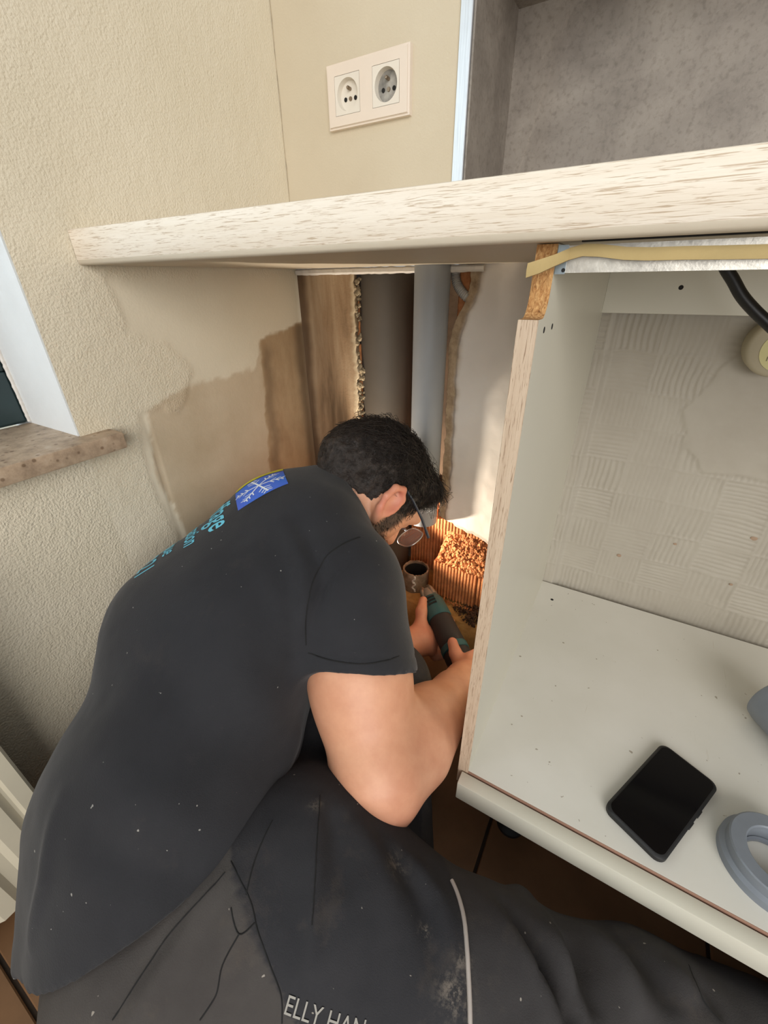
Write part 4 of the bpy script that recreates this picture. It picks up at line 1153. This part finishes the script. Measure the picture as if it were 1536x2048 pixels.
# ---- beard stubble as short strands on the jaw
def stubble():
    rr = np.random.default_rng(8); NN = vnormals(skinV, skinQ)
    Lc_ = np.stack([(skinV - HC) @ RT, (skinV - HC) @ FW, (skinV - HC) @ UP], 1)
    w_ = np.clip(np.maximum(beard, side) - mouth, 0, 1) * (Lc_[:, 1] > 0.0)
    ids = rr.choice(len(skinV), 2600, p=w_ / w_.sum()); P = skinV[ids] + rr.normal(size=(2600, 3)) * 0.0012; Nn = NN[ids]
    d = Nn * 0.7 - UP[None] * 0.6 + FW[None] * .2 + rr.normal(size=P.shape) * 0.35; d /= np.linalg.norm(d, axis=1, keepdims=True)
    sdir = np.cross(d, rr.normal(size=P.shape)); sdir /= np.linalg.norm(sdir, axis=1, keepdims=True); s2 = np.cross(d, sdir)
    L = 0.004 + 0.006 * rr.random(len(P)); r = 0.0005
    Vs = np.stack([P + sdir * r, P - sdir * r * .5 + s2 * r, P - sdir * r * .5 - s2 * r, P + d * L[:, None]], 1)
    F = np.array([[0, 1, 3], [1, 2, 3], [2, 0, 3]])[None] + (np.arange(len(P)) * 4)[:, None, None]
    o = meshobj('beard', Vs.reshape(-1, 3), F.reshape(-1, 3), M_HAIR, person); o['kind'] = 'stuff'
stubble()

# ---- glasses
M_TEMPLE = simple('blue_grey_frame', rgb(52, 60, 74), 0.3, 0.3)
gl_ = bpy.data.objects.new('glasses', None); C.objects.link(gl_); gl_.location = Vector(H(0, .11, .02)); gl_.parent = person
bpy.context.view_layer.update()
for sg in (-1, 1):
    bm = bmesh.new(); tube(bm, [H(sg * .086, -.030, .012), H(sg * .087, -.014, .026), H(sg * .084, .02, .030), H(sg * .080, .07, .030), H(sg * .075, .118, .026)], [.0018, .0022, .0022, .0026, .0030], 8)
    obj('temple', bm, M_TEMPLE, gl_, 60)
    bm = bmesh.new(); pts = []
    for i in range(25):
        a = 2 * math.pi * i / 24; c_, s_ = math.cos(a), math.sin(a); e_ = 2.6
        pts.append(Vector(H(sg * (.038 + .029 * abs(c_) ** (2 / e_) * (1 if c_ > 0 else -1)), .119 - .006 * (.5 + .5 * c_ ), .006 + .024 * abs(s_) ** (2 / e_) * (1 if s_ > 0 else -1))))
    tube(bm, pts, 0.0012, 6, False); obj('rim', bm, brushed('silver_rim', rgb(196, 196, 196), .3), gl_, 60)
    bm = bmesh.new(); vv = [bm.verts.new(p) for p in pts[:-1]]; bm.faces.new(vv)
    bmesh.ops.triangulate(bm, faces=bm.faces[:])
    tl_ = NT('lens'); tl_.b.inputs['Transmission Weight'].default_value = 0.7; tl_.b.inputs['IOR'].default_value = 1.1
    MATS.setdefault('lens', tl_.done((0.7, 0.62, 0.58, 1), 0.08)); obj('lens', bm, MATS['lens'], gl_)
bm = bmesh.new(); tube(bm, [H(-.010, .118, .016), H(0, .122, .020), H(.010, .118, .016)], .0016, 8); obj('bridge', bm, M_TEMPLE, gl_, 60)

# ---- t-shirt
def catmull(pts, k=6):
    out = []
    for i in range(len(pts) - 1):
        for j in range(k):
            t_ = j / k; p0 = pts[max(i - 1, 0)]; p1 = pts[i]; p2 = pts[i + 1]; p3 = pts[min(i + 2, len(pts) - 1)]
            out.append(0.5 * ((2 * p1) + (p2 - p0) * t_ + (2 * p0 - 5 * p1 + 4 * p2 - p3) * t_ ** 2 + (3 * p1 - p0 - 3 * p2 + p3) * t_ ** 3))
    out.append(pts[-1]); return out
SLE = RS + (RE - RS) * 0.50
_l, _r, _m = np.array(at(612, 1330, .565)), np.array(at(803, 1337, .575)), np.array(at(705, 1352, .487))
CUFN = nv3(np.cross(_r - _l, _m - _l)); CUFN = CUFN if CUFN @ (RE - RS) > 0 else -CUFN; CUFP = _m
def shirt():
    v = Vol((0.012, -0.95, 0.0), (0.62, -0.02, 0.62), 0.0048)
    v.ecap(S3 + BK * .002, S2, (.165, .115), (.178, .130), RV, 0.05)
    v.ecap(S2, S1, (.178, .130), (.178, .142), RV, 0.05)
    v.ecap(S1, S0 + AX * .02, (.178, .142), (.168, .140), RV, 0.05)
    v.cap(S3 + AX * .010 + BK * .006, NECK - AX * .014, .090, .064, 0.05)
    v.cap(LS, RS, .078, .078, 0.06)
    v.cap(S2 + BK * .055, S3 + BK * .038 + AX * .0, .112, .078, 0.06)
    v.cap(RS + RV * .004, SLE + nv3(RE - RS) * .06, .080, .0765, 0.035, cutp=(CUFP, CUFN))
    v.cap(LS, LS * .45 + LE * .55, .076, .07, 0.035)
    # tail of the shirt hanging behind
    v.cap(np.array(at(185, 1640, .52)), np.array(at(135, 1900, .485)), .055, .046, 0.05)
    v.cap(NECK - AX * .030 + FW * .01 + RV * .012, NECK + nv3(HC - NECK) * .12 + RV * .012, .066, .070, 0.006, True)
    # hem
    h1 = np.array(at(645, 1560, .47)); h2 = np.array(at(330, 1850, .37)); h3 = np.array(at(30, 1955, .445))
    n = np.cross(h2 - h1, h3 - h1); n = n if n @ (S0 - S2) > 0 else -n
    v.cut(h1, n, 0.006)
    return v.mesh(2), (h1, h2, h3)
(V, Q), HEM = shirt(); N = vnormals(V, Q)
# folds: drag lines from the armpit and shoulder, soft noise elsewhere
disp = 0.0022 * fbm(V[:, 0] * 16, V[:, 1] * 16, V[:, 2] * 16, 3)
def fold(V, pts, w_, amp, N_=None):
    d, t = poly_dist(V, pts); return amp * np.exp(-(d / w_) ** 2) * np.sin(np.pi * np.clip(t, 0.04, 1)) ** 0.6
APIT = RS * .62 + S2 * .38 + RV * .07
def sp(px, py, z0): return np.array(at(px, py, z0))
folds = [([(560, 1040), (600, 1110), (612, 1200), (600, 1300)], .012, .006), ([(600, 1050), (640, 1130), (650, 1230)], .010, -.005),
         ([(500, 1100), (560, 1200), (570, 1330)], .016, .005), ([(420, 1250), (520, 1400), (600, 1500)], .022, .005), ([(300, 1300), (420, 1480), (560, 1560)], .025, -.005),
         ([(200, 1500), (330, 1620), (480, 1680)], .022, .006), ([(150, 1650), (280, 1740), (400, 1750)], .018, -.005), ([(120, 1600), (90, 1750), (60, 1900)], .010, .005),
         ([(640, 1360), (600, 1450), (560, 1560)], .014, .006), ([(700, 1110), (640, 1180), (612, 1290)], .007, -.006)]
person_bvh = None
def bvh_of(V, Q): return BVHTree.FromPolygons([tuple(x) for x in V.tolist()], [tuple(x) for x in Q.tolist()])
def hit(bvh, px, py):
    d = ray(px, py).normalized(); loc, nrm, i, dist = bvh.ray_cast(CAM, d); return loc, nrm
bv = bvh_of(V, Q)
for pp_, w_, am in folds:
    pts = [hit(bv, *q)[0] for q in pp_]; pts = [p for p in pts if p is not None]
    if len(pts) > 1: disp = disp + fold(V, pts, w_, am)
# cuff and hem ridges
V = V + N * disp[:, None]
dsl = (V - CUFP) @ CUFN; near = np.linalg.norm(V - SLE, axis=1) < .12
V = V + N * (0.0016 * np.exp(-((dsl + .020) / .0025) ** 2) * near * -1)[:, None]
def cloth_material(name, a, b, wv=700, rough=0.85, dust=0.25):
    t = NT(name); v = t.coord()
    c = t.ramp(t.noise(v, 7, 5, 0.6), [(0.3, a), (0.7, b)])
    d = t.ramp(t.noise(v, 16, 6, 0.68), [(0.60, (0, 0, 0, 1)), (0.80, (1, 1, 1, 1))])
    c = t.mix(t.math('MULTIPLY', d, dust), c, rgb(120, 108, 94))
    sp_n = t.ramp(t.noise(v, 190, 1, 0.4), [(0.80, (0, 0, 0, 1)), (0.82, (1, 1, 1, 1))])
    c = t.mix(t.math('MULTIPLY', sp_n, 0.6), c, rgb(180, 176, 168))
    t.bump(t.math('ADD', t.noise(v, wv, 2), t.noise(v, 40, 4)), 0.22, 0.0015)
    t.b.inputs['Sheen Weight'].default_value = 0.12; t.b.inputs['Sheen Roughness'].default_value = 0.5
    return t.done(c, rough, spec=0.25)
M_SHIRT = cloth_material('black_cotton', rgb(34, 34, 37), rgb(44, 44, 47), dust=0.08)
shirt_o = meshobj('t_shirt', V, Q, M_SHIRT, person)
shV, shQ = V, Q; sb_bvh = bvh_of(V, Q)
# collar rib
bm = bmesh.new(); pts = []
nd = nv3(HC - NECK); cc = NECK - AX * .018; cu_, cv_ = None, None
d_, u_, v_ = frame(Vector(nd))
for i in range(49):
    a = 2 * math.pi * i / 48; dirv = u_ * math.cos(a) + v_ * math.sin(a)
    loc, nrm, _, _ = sb_bvh.find_nearest(Vector(cc) + dirv * 0.062); pts.append(loc + nrm * 0.0005)
tube(bm, pts, 0.0042, 8, False); obj('collar', bm, M_SHIRT, shirt_o, 60)
# shoulder seam and cuff stitching
for pp_ in ([(766, 1072), (720, 1075), (680, 1092), (645, 1125), (622, 1175), (612, 1235), (612, 1290)], [(616, 1306), (660, 1320), (720, 1328), (770, 1322), (798, 1312)]):
    pts = [hit(sb_bvh, *q)[0] for q in pp_]; pts = [q for q in pts if q is not None]
    bm = bmesh.new(); tube(bm, [sb_bvh.find_nearest(q)[0] for q in catmull(pts)], 0.0009, 6); obj('seam', bm, simple('seam_dark', rgb(20, 19, 19), 0.9), shirt_o, 60)
# prints on the back
def decal(name, V2, F, O, ex, ey, nrm, bvh, m, parent, lift=0.0009):
    out = []; keep = []
    for u, w_ in V2:
        p = Vector(O + ex * u + ey * w_) + Vector(nrm) * 0.12
        loc, n_, _, _ = bvh.ray_cast(p, -Vector(nrm), 0.4)
        if loc is None or abs((loc - Vector(O)).dot(Vector(nrm))) > 0.06: keep.append(False); out.append((0, 0, 0)); continue
        keep.append(True); out.append(loc + n_ * lift)
    F = [f for f in F if all(keep[i] for i in f)]
    used = sorted({i for f in F for i in f}); mp_ = {i: k for k, i in enumerate(used)}; out = [out[i] for i in used]; F = [tuple(mp_[i] for i in f) for f in F]
    return meshobj(name, np.array([tuple(p) for p in out]), F, m, parent, False)
def rgrid(x0, x1, y0, y1, nx, ny, rc=0.0):
    X = np.linspace(x0, x1, nx); Y = np.linspace(y0, y1, ny); xx, yy = np.meshgrid(X, Y, indexing='ij')
    return np.stack([xx, yy], -1).reshape(-1, 2), gridfaces(nx, ny).tolist()
lTR, nTR = hit(sb_bvh, 577, 968); lBR, nBR = hit(sb_bvh, 477, 1022)
PEY = nv3(np.array(lTR - lBR)); PN = nv3(np.array(nTR) * .4 + np.array(nBR) * .6); PN = nv3(PN - PEY * (PN @ PEY)); PEX = np.cross(PEY, PN) * 0.70
LH2 = float((lTR - lBR).length); PO = np.array(lBR) + PEY * LH2 / 2 - PEX * 0.092
def logo_blue():
    t = NT('blue_print'); c = t.ramp(t.noise(t.coord(), 12, 2), [(0.3, rgb(88, 92, 200)), (0.6, rgb(46, 112, 214)), (0.8, rgb(52, 140, 230))]); return t.done(c, 0.6)
V2, F = rgrid(0.004, 0.092, -LH2 / 2, LH2 / 2, 20, 20); decal('blue_emblem', V2, F, PO, PEX, PEY, PN, sb_bvh, logo_blue(), shirt_o)
V2, F = rgrid(-0.040, -0.002, -LH2 / 2, LH2 / 2, 20, 20); decal('yellow_emblem', V2, F, PO, PEX, PEY, PN, sb_bvh, simple('yellow_print', rgb(206, 200, 50), 0.6), shirt_o)
# snowflake: six branched arms
sv, sf = [], []
def seg2(a, b, w_):
    a = np.array(a); b = np.array(b); d = b - a; L = np.linalg.norm(d); nn_ = np.array((-d[1], d[0])) / L * w_; k0 = len(sv); m_ = 5
    for i in range(m_):
        p = a + d * i / (m_ - 1); sv.append(p + nn_); sv.append(p - nn_)
    for i in range(m_ - 1): sf.append((k0 + 2 * i, k0 + 2 * i + 1, k0 + 2 * i + 3, k0 + 2 * i + 2))
cS = np.array((0.048, 0.0))
for k in range(6):
    a = math.radians(60 * k + 15); e1 = np.array((math.cos(a), math.sin(a))); seg2(cS, cS + e1 * .040, .0014)
    for f_ in (.45, .68, .86):
        for sg in (-1, 1):
            b = a + sg * math.radians(50); seg2(cS + e1 * .040 * f_, cS + e1 * .040 * f_ + np.array((math.cos(b), math.sin(b))) * .013 * (1.25 - f_ * .6), .0010)
M_PW = simple('white_print', rgb(228, 234, 240), 0.6)
decal('snowflake', sv, sf, PO, PEX, PEY, PN, sb_bvh, M_PW, shirt_o, 0.0014)
M_CY = simple('cyan_print', rgb(112, 206, 232), 0.6, var=0.03)
def dtext(name, s, size, right, base, O, ex, ey, nrm, bvh, m, parent, bold=0.0, sx=1.0, left=None):
    V3, F = text_mesh(s, size, bold); V2 = V3[:, :2].copy(); V2[:, 0] *= sx
    V2[:, 0] += (right - V2[:, 0].max()) if left is None else left - V2[:, 0].min(); V2[:, 1] += base
    decal(name, V2, F, O, ex, ey, nrm, bvh, m, parent)
ZB_ = -LH2 / 2
dtext('lettering', 'Chauffage', 0.054, 0.112, ZB_ - 0.048, PO, PEX, PEY, PN, sb_bvh, M_CY, shirt_o, 0.0006)
dtext('lettering', 'Climatisation', 0.034, 0.120, ZB_ - 0.086, PO, PEX, PEY, PN, sb_bvh, M_CY, shirt_o, 0.0004)
dtext('lettering', 'omique', 0.032, 0.108, ZB_ - 0.120, PO, PEX, PEY, PN, sb_bvh, M_CY, shirt_o, 0.0002)
dtext('lettering', '21.221', 0.044, 0.128, ZB_ - 0.160, PO, PEX, PEY, PN, sb_bvh, M_CY, shirt_o, 0.0004)

# ---- trousers
RH_ = np.array(at(375, 1930, .45)); LH_ = S0 - RV * 0.08; LH_[2] = max(LH_[2], .11)
RK = np.array(at(985, 1992, .425)); RA = np.array(at(1530, 2105, .44)); 
LK = np.array(at(765, 1375, .70)); LA = np.array(at(775, 1760, .625)); LA[2] = max(LA[2], 0.08)
def trousers():
    v = Vol((0.10, -1.0, -0.001), (1.06, -0.14, 0.44), 0.0055)
    v.ecap(S1 * .35 + S0 * .65, S0 + AX * .01, (.105, .112), (.105, .110), RV, 0.05)
    v.cap(S0 - RV * .02 + np.array((.03, 0, 0)), RH_, .108, .110, 0.05)
    hp = np.array(at(560, 1790, .475))
    v.cap(RH_, hp, .112, .112, 0.05); v.cap(hp, RK, .112, .080, 0.05)
    v.cap(np.array(at(640, 1700, .49)), np.array(at(700, 1850, .45)), .075, .085, 0.06)
    v.cap(RK, RK * .45 + RA * .55, .080, .071, 0.03); v.cap(RK * .45 + RA * .55, RA, .071, .060, 0.03)
    v.cap(np.array(at(1040, 1806, .475)), np.array(at(1062, 1960, .44)), .015, .040, 0.010)       # cloth bunched at the knee
    v.cap(LH_, LK, .105, .078, 0.05); v.cap(LK, LA, .076, .066, 0.03)
    v.cut((0, 0, 0.003), (0, 0, -1), 0.004)
    return v.mesh(2)
V, Q = trousers(); N = vnormals(V, Q); bv = bvh_of(V, Q)
disp = 0.004 * fbm(V[:, 0] * 12, V[:, 1] * 12, V[:, 2] * 12, 4)
tf = [([(640, 1600), (632, 1700), (625, 1830), (622, 1960)], .008, .007), ([(660, 1610), (672, 1700), (680, 1800)], .012, -.006), ([(700, 1620), (760, 1720), (800, 1880)], .016, .006),
      ([(760, 1680), (840, 1780), (880, 1960)], .014, -.006), ([(800, 1690), (880, 1800), (905, 1950)], .012, .006),
      ([(1012, 1812), (1060, 1880), (1110, 1960), (1150, 2060)], .010, -.030), ([(980, 1800), (1040, 1880), (1085, 1960), (1120, 2060)], .012, .010), ([(1085, 1835), (1110, 1900), (1130, 1990), (1180, 2060)], .013, .014), ([(1125, 1850), (1160, 1920), (1190, 2040)], .011, -.013),
      ([(1160, 1850), (1240, 1930), (1290, 2040)], .012, .014), ([(1220, 1850), (1290, 1930), (1350, 2030)], .012, -.010), ([(1270, 1850), (1330, 1920), (1390, 2010)], .012, .008), ([(1340, 1870), (1400, 1960), (1440, 2040)], .008, -.006),
      ([(500, 1720), (470, 1850), (440, 2000)], .018, .006), ([(440, 1760), (350, 1880), (250, 2040)], .014, .007), ([(400, 1800), (320, 1900), (220, 2040)], .010, -.006),
      ([(960, 1790), (1010, 1880), (1060, 2000)], .018, .006)]
for pp_, w_, am in tf:
    pts = [hit(bv, *q)[0] for q in pp_]; pts = [p for p in pts if p is not None]
    if len(pts) > 1: disp = disp + fold(V, pts, w_, am)
V = V + N * disp[:, None]; V[:, 2] = np.maximum(V[:, 2], 0.001)
def trouser_material():
    t = NT('work_trouser_cloth'); v = t.coord()
    pn = t.attr('panel')
    c1 = t.ramp(t.noise(v, 9, 5, 0.6), [(0.3, rgb(40, 40, 43)), (0.7, rgb(52, 51, 53))])
    c2 = t.ramp(t.noise(v, 9, 5, 0.6), [(0.3, rgb(62, 58, 56)), (0.7, rgb(76, 72, 69))])
    c = t.mix(pn, c1, c2)
    d = t.ramp(t.noise(v, 14, 7, 0.7), [(0.56, (0, 0, 0, 1)), (0.78, (1, 1, 1, 1))])
    c = t.mix(t.math('MULTIPLY', d, 0.16), c, rgb(128, 112, 94))
    ds = t.attr('dust'); dn_ = t.ramp(t.noise(v, 90, 6, 0.8), [(0.47, (0, 0, 0, 1)), (0.62, (1, 1, 1, 1))])
    c = t.mix(t.math('MULTIPLY', ds, dn_), c, rgb(158, 146, 132))
    sp_n = t.ramp(t.noise(v, 170, 1, 0.4), [(0.79, (0, 0, 0, 1)), (0.81, (1, 1, 1, 1))])
    c = t.mix(t.math('MULTIPLY', sp_n, 0.6), c, rgb(180, 172, 160))
    t.bump(t.math('ADD', t.noise(v, 800, 2), t.noise(v, 50, 4)), 0.25, 0.0015)
    return t.done(c, 0.88, spec=0.25)
tro = meshobj('trousers', V, Q, trouser_material(), person)
trb = bvh_of(V, Q); trV = V
def surf(pp_, bvh, lift=0.0):
    out = []
    for q in pp_:
        loc, n_ = hit(bvh, *q)
        if loc is not None: out.append(loc + n_ * lift)
    return out
resample = catmull
def on_surface(pts, bvh, lift):
    o = []
    for p in pts:
        loc, n_, _, _ = bvh.find_nearest(p); o.append(loc + n_ * lift)
    return o
# grey back panel: everything behind the seam that runs down the seat and thigh
sA, nA = hit(trb, 470, 1760); sB, nB = hit(trb, 560, 1990)
pl_n = np.cross(np.array(sB - sA), np.array(nA + nB)); pl_n = nv3(pl_n); sd_ = (V - np.array(sA)) @ pl_n
ref = hit(trb, 330, 1950)[0]
if (np.array(ref) - np.array(sA)) @ pl_n < 0: sd_ = -sd_
sC, nC = hit(trb, 915, 1800); sD, nD = hit(trb, 938, 2020)
pl2 = nv3(np.cross(np.array(sD - sC), np.array(nC + nD))); sd2 = (V - np.array(sC)) @ pl2
if (np.array(hit(trb, 1050, 1950)[0]) - np.array(sC)) @ pl2 < 0: sd2 = -sd2
attr(tro, 'panel', np.clip(sstep(-.001, .001, sd_) + 0.45 * sstep(-.001, .001, sd2), 0, 1))
dc_ = [hit(trb, *q)[0] for q in ((910, 1990), (790, 1730), (850, 1860), (630, 1610), (925, 1920))]
dust = 0
for p, r_, a_2 in zip(dc_, (.013, .012, .005, .006, .007), (.55, .3, .8, .4, .5)):
    if p is not None: dust = np.maximum(dust, a_2 * np.exp(-(np.linalg.norm(V - np.array(p), axis=1) / r_) ** 2))
attr(tro, 'dust', dust)
pts = surf([(903, 1762), (915, 1790), (926, 1830), (932, 1880), (936, 1940), (939, 2000), (940, 2046)], trb)
bm = bmesh.new(); tube(bm, on_surface(resample(pts), trb, 0.0006), 0.0022, 8); obj('reflective_piping', bm, simple('grey_piping', rgb(172, 162, 154), 0.6), tro, 60)
M_SEAM = simple('seam_dark', rgb(20, 19, 19), 0.9)
for pp_ in ([(462, 1722), (500, 1800), (515, 1860), (540, 1930), (562, 1990), (564, 2046)], [(462, 1815), (478, 1868), (510, 1845)], [(478, 1868), (445, 1930), (432, 1990), (400, 2040)], [(450, 1745), (400, 1800), (330, 1880), (225, 2040)],
            [(1345, 1868), (1378, 1930), (1400, 1985), (1445, 2046)], [(640, 1590), (634, 1680), (630, 1760), (624, 1850)], [(545, 1640), (510, 1720), (492, 1790)]):
    pts = surf(pp_, trb)
    if len(pts) > 1:
        bm = bmesh.new(); tube(bm, on_surface(resample(pts), trb, 0.0), 0.0007, 6); obj('seam', bm, M_SEAM, tro, 60)
# lettering on the thigh
p0, n0 = hit(trb, 568, 2026); p1, n1_ = hit(trb, 720, 2046)
if p0 is not None and p1 is not None:
    ex = np.array((hit(trb, 690, 2046)[0] - hit(trb, 600, 2014)[0]).normalized()); nn_ = nv3(np.array(n0) + np.array(n1_)); ex = nv3(ex - nn_ * (ex @ nn_)); ey = np.cross(nn_, ex)
    dtext('lettering', 'ELLY HAN', 0.0195, 0, 0.0, np.array(p0), ex, ey, nn_, trb, simple('grey_print', rgb(150, 146, 138), 0.7), tro, 0.0, 0.80, left=0.0)

# ---- work boots
def boot(ankle, toe, up_):
    up_ = nv3(up_); d = nv3(toe - ankle); d = nv3(d - up_ * (d @ up_)); s_ = np.cross(up_, d)
    lo = np.minimum(ankle, toe) - .14; hi = np.maximum(ankle, toe) + .14
    v = Vol(lo, hi, 0.005)
    v.cap(ankle + up_ * .05, ankle - up_ * .02, .050, .048, 0.03)
    v.ecap(ankle - up_ * .045 - d * .03, ankle - up_ * .05 + d * .07, (.040, .038), (.044, .034), s_, 0.03)
    v.ecap(ankle - up_ * .05 + d * .07, ankle - up_ * .058 + d * .165, (.047, .034), (.040, .024), s_, 0.03)
    bV, bQ = v.mesh(2); bV[:, 2] = np.maximum(bV[:, 2], 0.002)
    o = meshobj('boot', bV, bQ, simple('black_leather', rgb(28, 27, 26), 0.6, var=0.2, scale=30, bump=0.2, bscale=120), person)
    v = Vol(lo, hi, 0.005)
    v.ecap(ankle - up_ * .082 - d * .03, ankle - up_ * .082 + d * .16, (.042, .010), (.044, .010), s_, 0.01)
    bV, bQ = v.mesh(1); bV[:, 2] = np.maximum(bV[:, 2], 0.001)
    meshobj('sole', bV, bQ, simple('boot_sole', rgb(46, 42, 38), 0.8), o)
CD_ = nv3(RA - RK); AN = RA + CD_ * .085; AN[2] = max(AN[2], .06)
boot(AN, AN + np.array((.05, .16, -.02)), -CD_)
AL = LA.copy(); AL[2] = .095; AL[0] -= .03; boot(AL, AL + np.array((-.03, .16, 0.)), (0, 0, 1))

# ======================================================================== power tool
tool = thing('oscillating_tool', 'teal and black oscillating multi-tool held in both hands', 'power tool', Vector(T0 * .5 + T1 * .5))
M_TEAL = simple('teal_plastic', rgb(42, 88, 92), 0.5, var=0.1); M_TDK = simple('dark_rubber_grip', rgb(44, 40, 40), 0.65, var=0.12)
M_MET = simple('dull_cast_metal', rgb(150, 146, 138), 0.42, 0.7, var=0.1)
LT = float(np.linalg.norm(T1 - T0))
def tl_part(name, prof, m, parent=tool):
    bm = bmesh.new(); lathe(bm, [(0.0001, prof[0][1])] + prof + [(0.0001, prof[-1][1])], Vector(T0), TA, 32); return obj(name, bm, m, parent, 40)
tl_part('rear_housing', [(.024, -.055), (.028, -.05), (.0285, .045), (.0275, .050)], M_TDK)
tl_part('teal_band', [(.0280, .0505), (.0293, .052), (.0293, .064), (.0280, .0655)], M_TEAL)
tl_part('grip_sleeve', [(.0270, .066), (.0275, .07), (.0262, .13), (.0255, .136)], M_TDK)
fh = tl_part('front_housing', [(.0262, .1365), (.0272, .139), (.0262, LT - .012), (.0225, LT)], M_TEAL)
gh = tl_part('gear_head', [(.0200, LT), (.0205, LT + .012), (.0175, LT + .024), (.010, LT + .029)], M_MET)
vw = nv3(np.array(CAM) - T1); vw = nv3(vw - TA * (vw @ TA)); sx_ = np.cross(TA, vw)
for k in range(3):
    c0 = T1 - TA * (.010 + .0085 * k) + vw * .0262; bm = bmesh.new()
    tube(bm, [Vector(c0 - sx_ * .010), Vector(c0 + sx_ * .010)], .0024, 8); obj('vent_slot', bm, M_DARK, fh)
for sg in (-1, 1):
    bm = bmesh.new(); tube(bm, [Vector(T1 + TA * .004 + sx_ * sg * .012 + vw * .012), Vector(T1 + TA * .020 + sx_ * sg * .011 + vw * .014), Vector(T1 + TA * .034 + sx_ * sg * .008 + vw * .006), Vector(T1 + TA * .034 + sx_ * sg * .006 - vw * .01)], [.006, .0058, .0052, .004], 10); obj('clamp_lever', bm, M_MET, gh, 60)
bm = bmesh.new(); tube(bm, [Vector(T1 + TA * .026 + vw * .004), Vector(T1 + TA * .026 - vw * .045)], [.009, .008], 14); obj('spindle', bm, M_MET, gh, 60)
bm = bmesh.new()
bc = T1 + TA * .026 - vw * .046; q = [bc + TA * a + sx_ * b for a, b in ((-.012, -.010), (.03, -.016), (.045, -.016), (.045, .016), (.03, .016), (-.012, .010))]
A_ = [bm.verts.new(Vector(p)) for p in q]; B_ = [bm.verts.new(Vector(p - vw * .0014)) for p in q]
bm.faces.new(A_); bm.faces.new(B_[::-1])
for i in range(6): bm.faces.new((A_[i], A_[(i + 1) % 6], B_[(i + 1) % 6], B_[i]))
obj('saw_blade', bm, M_MET, tool)
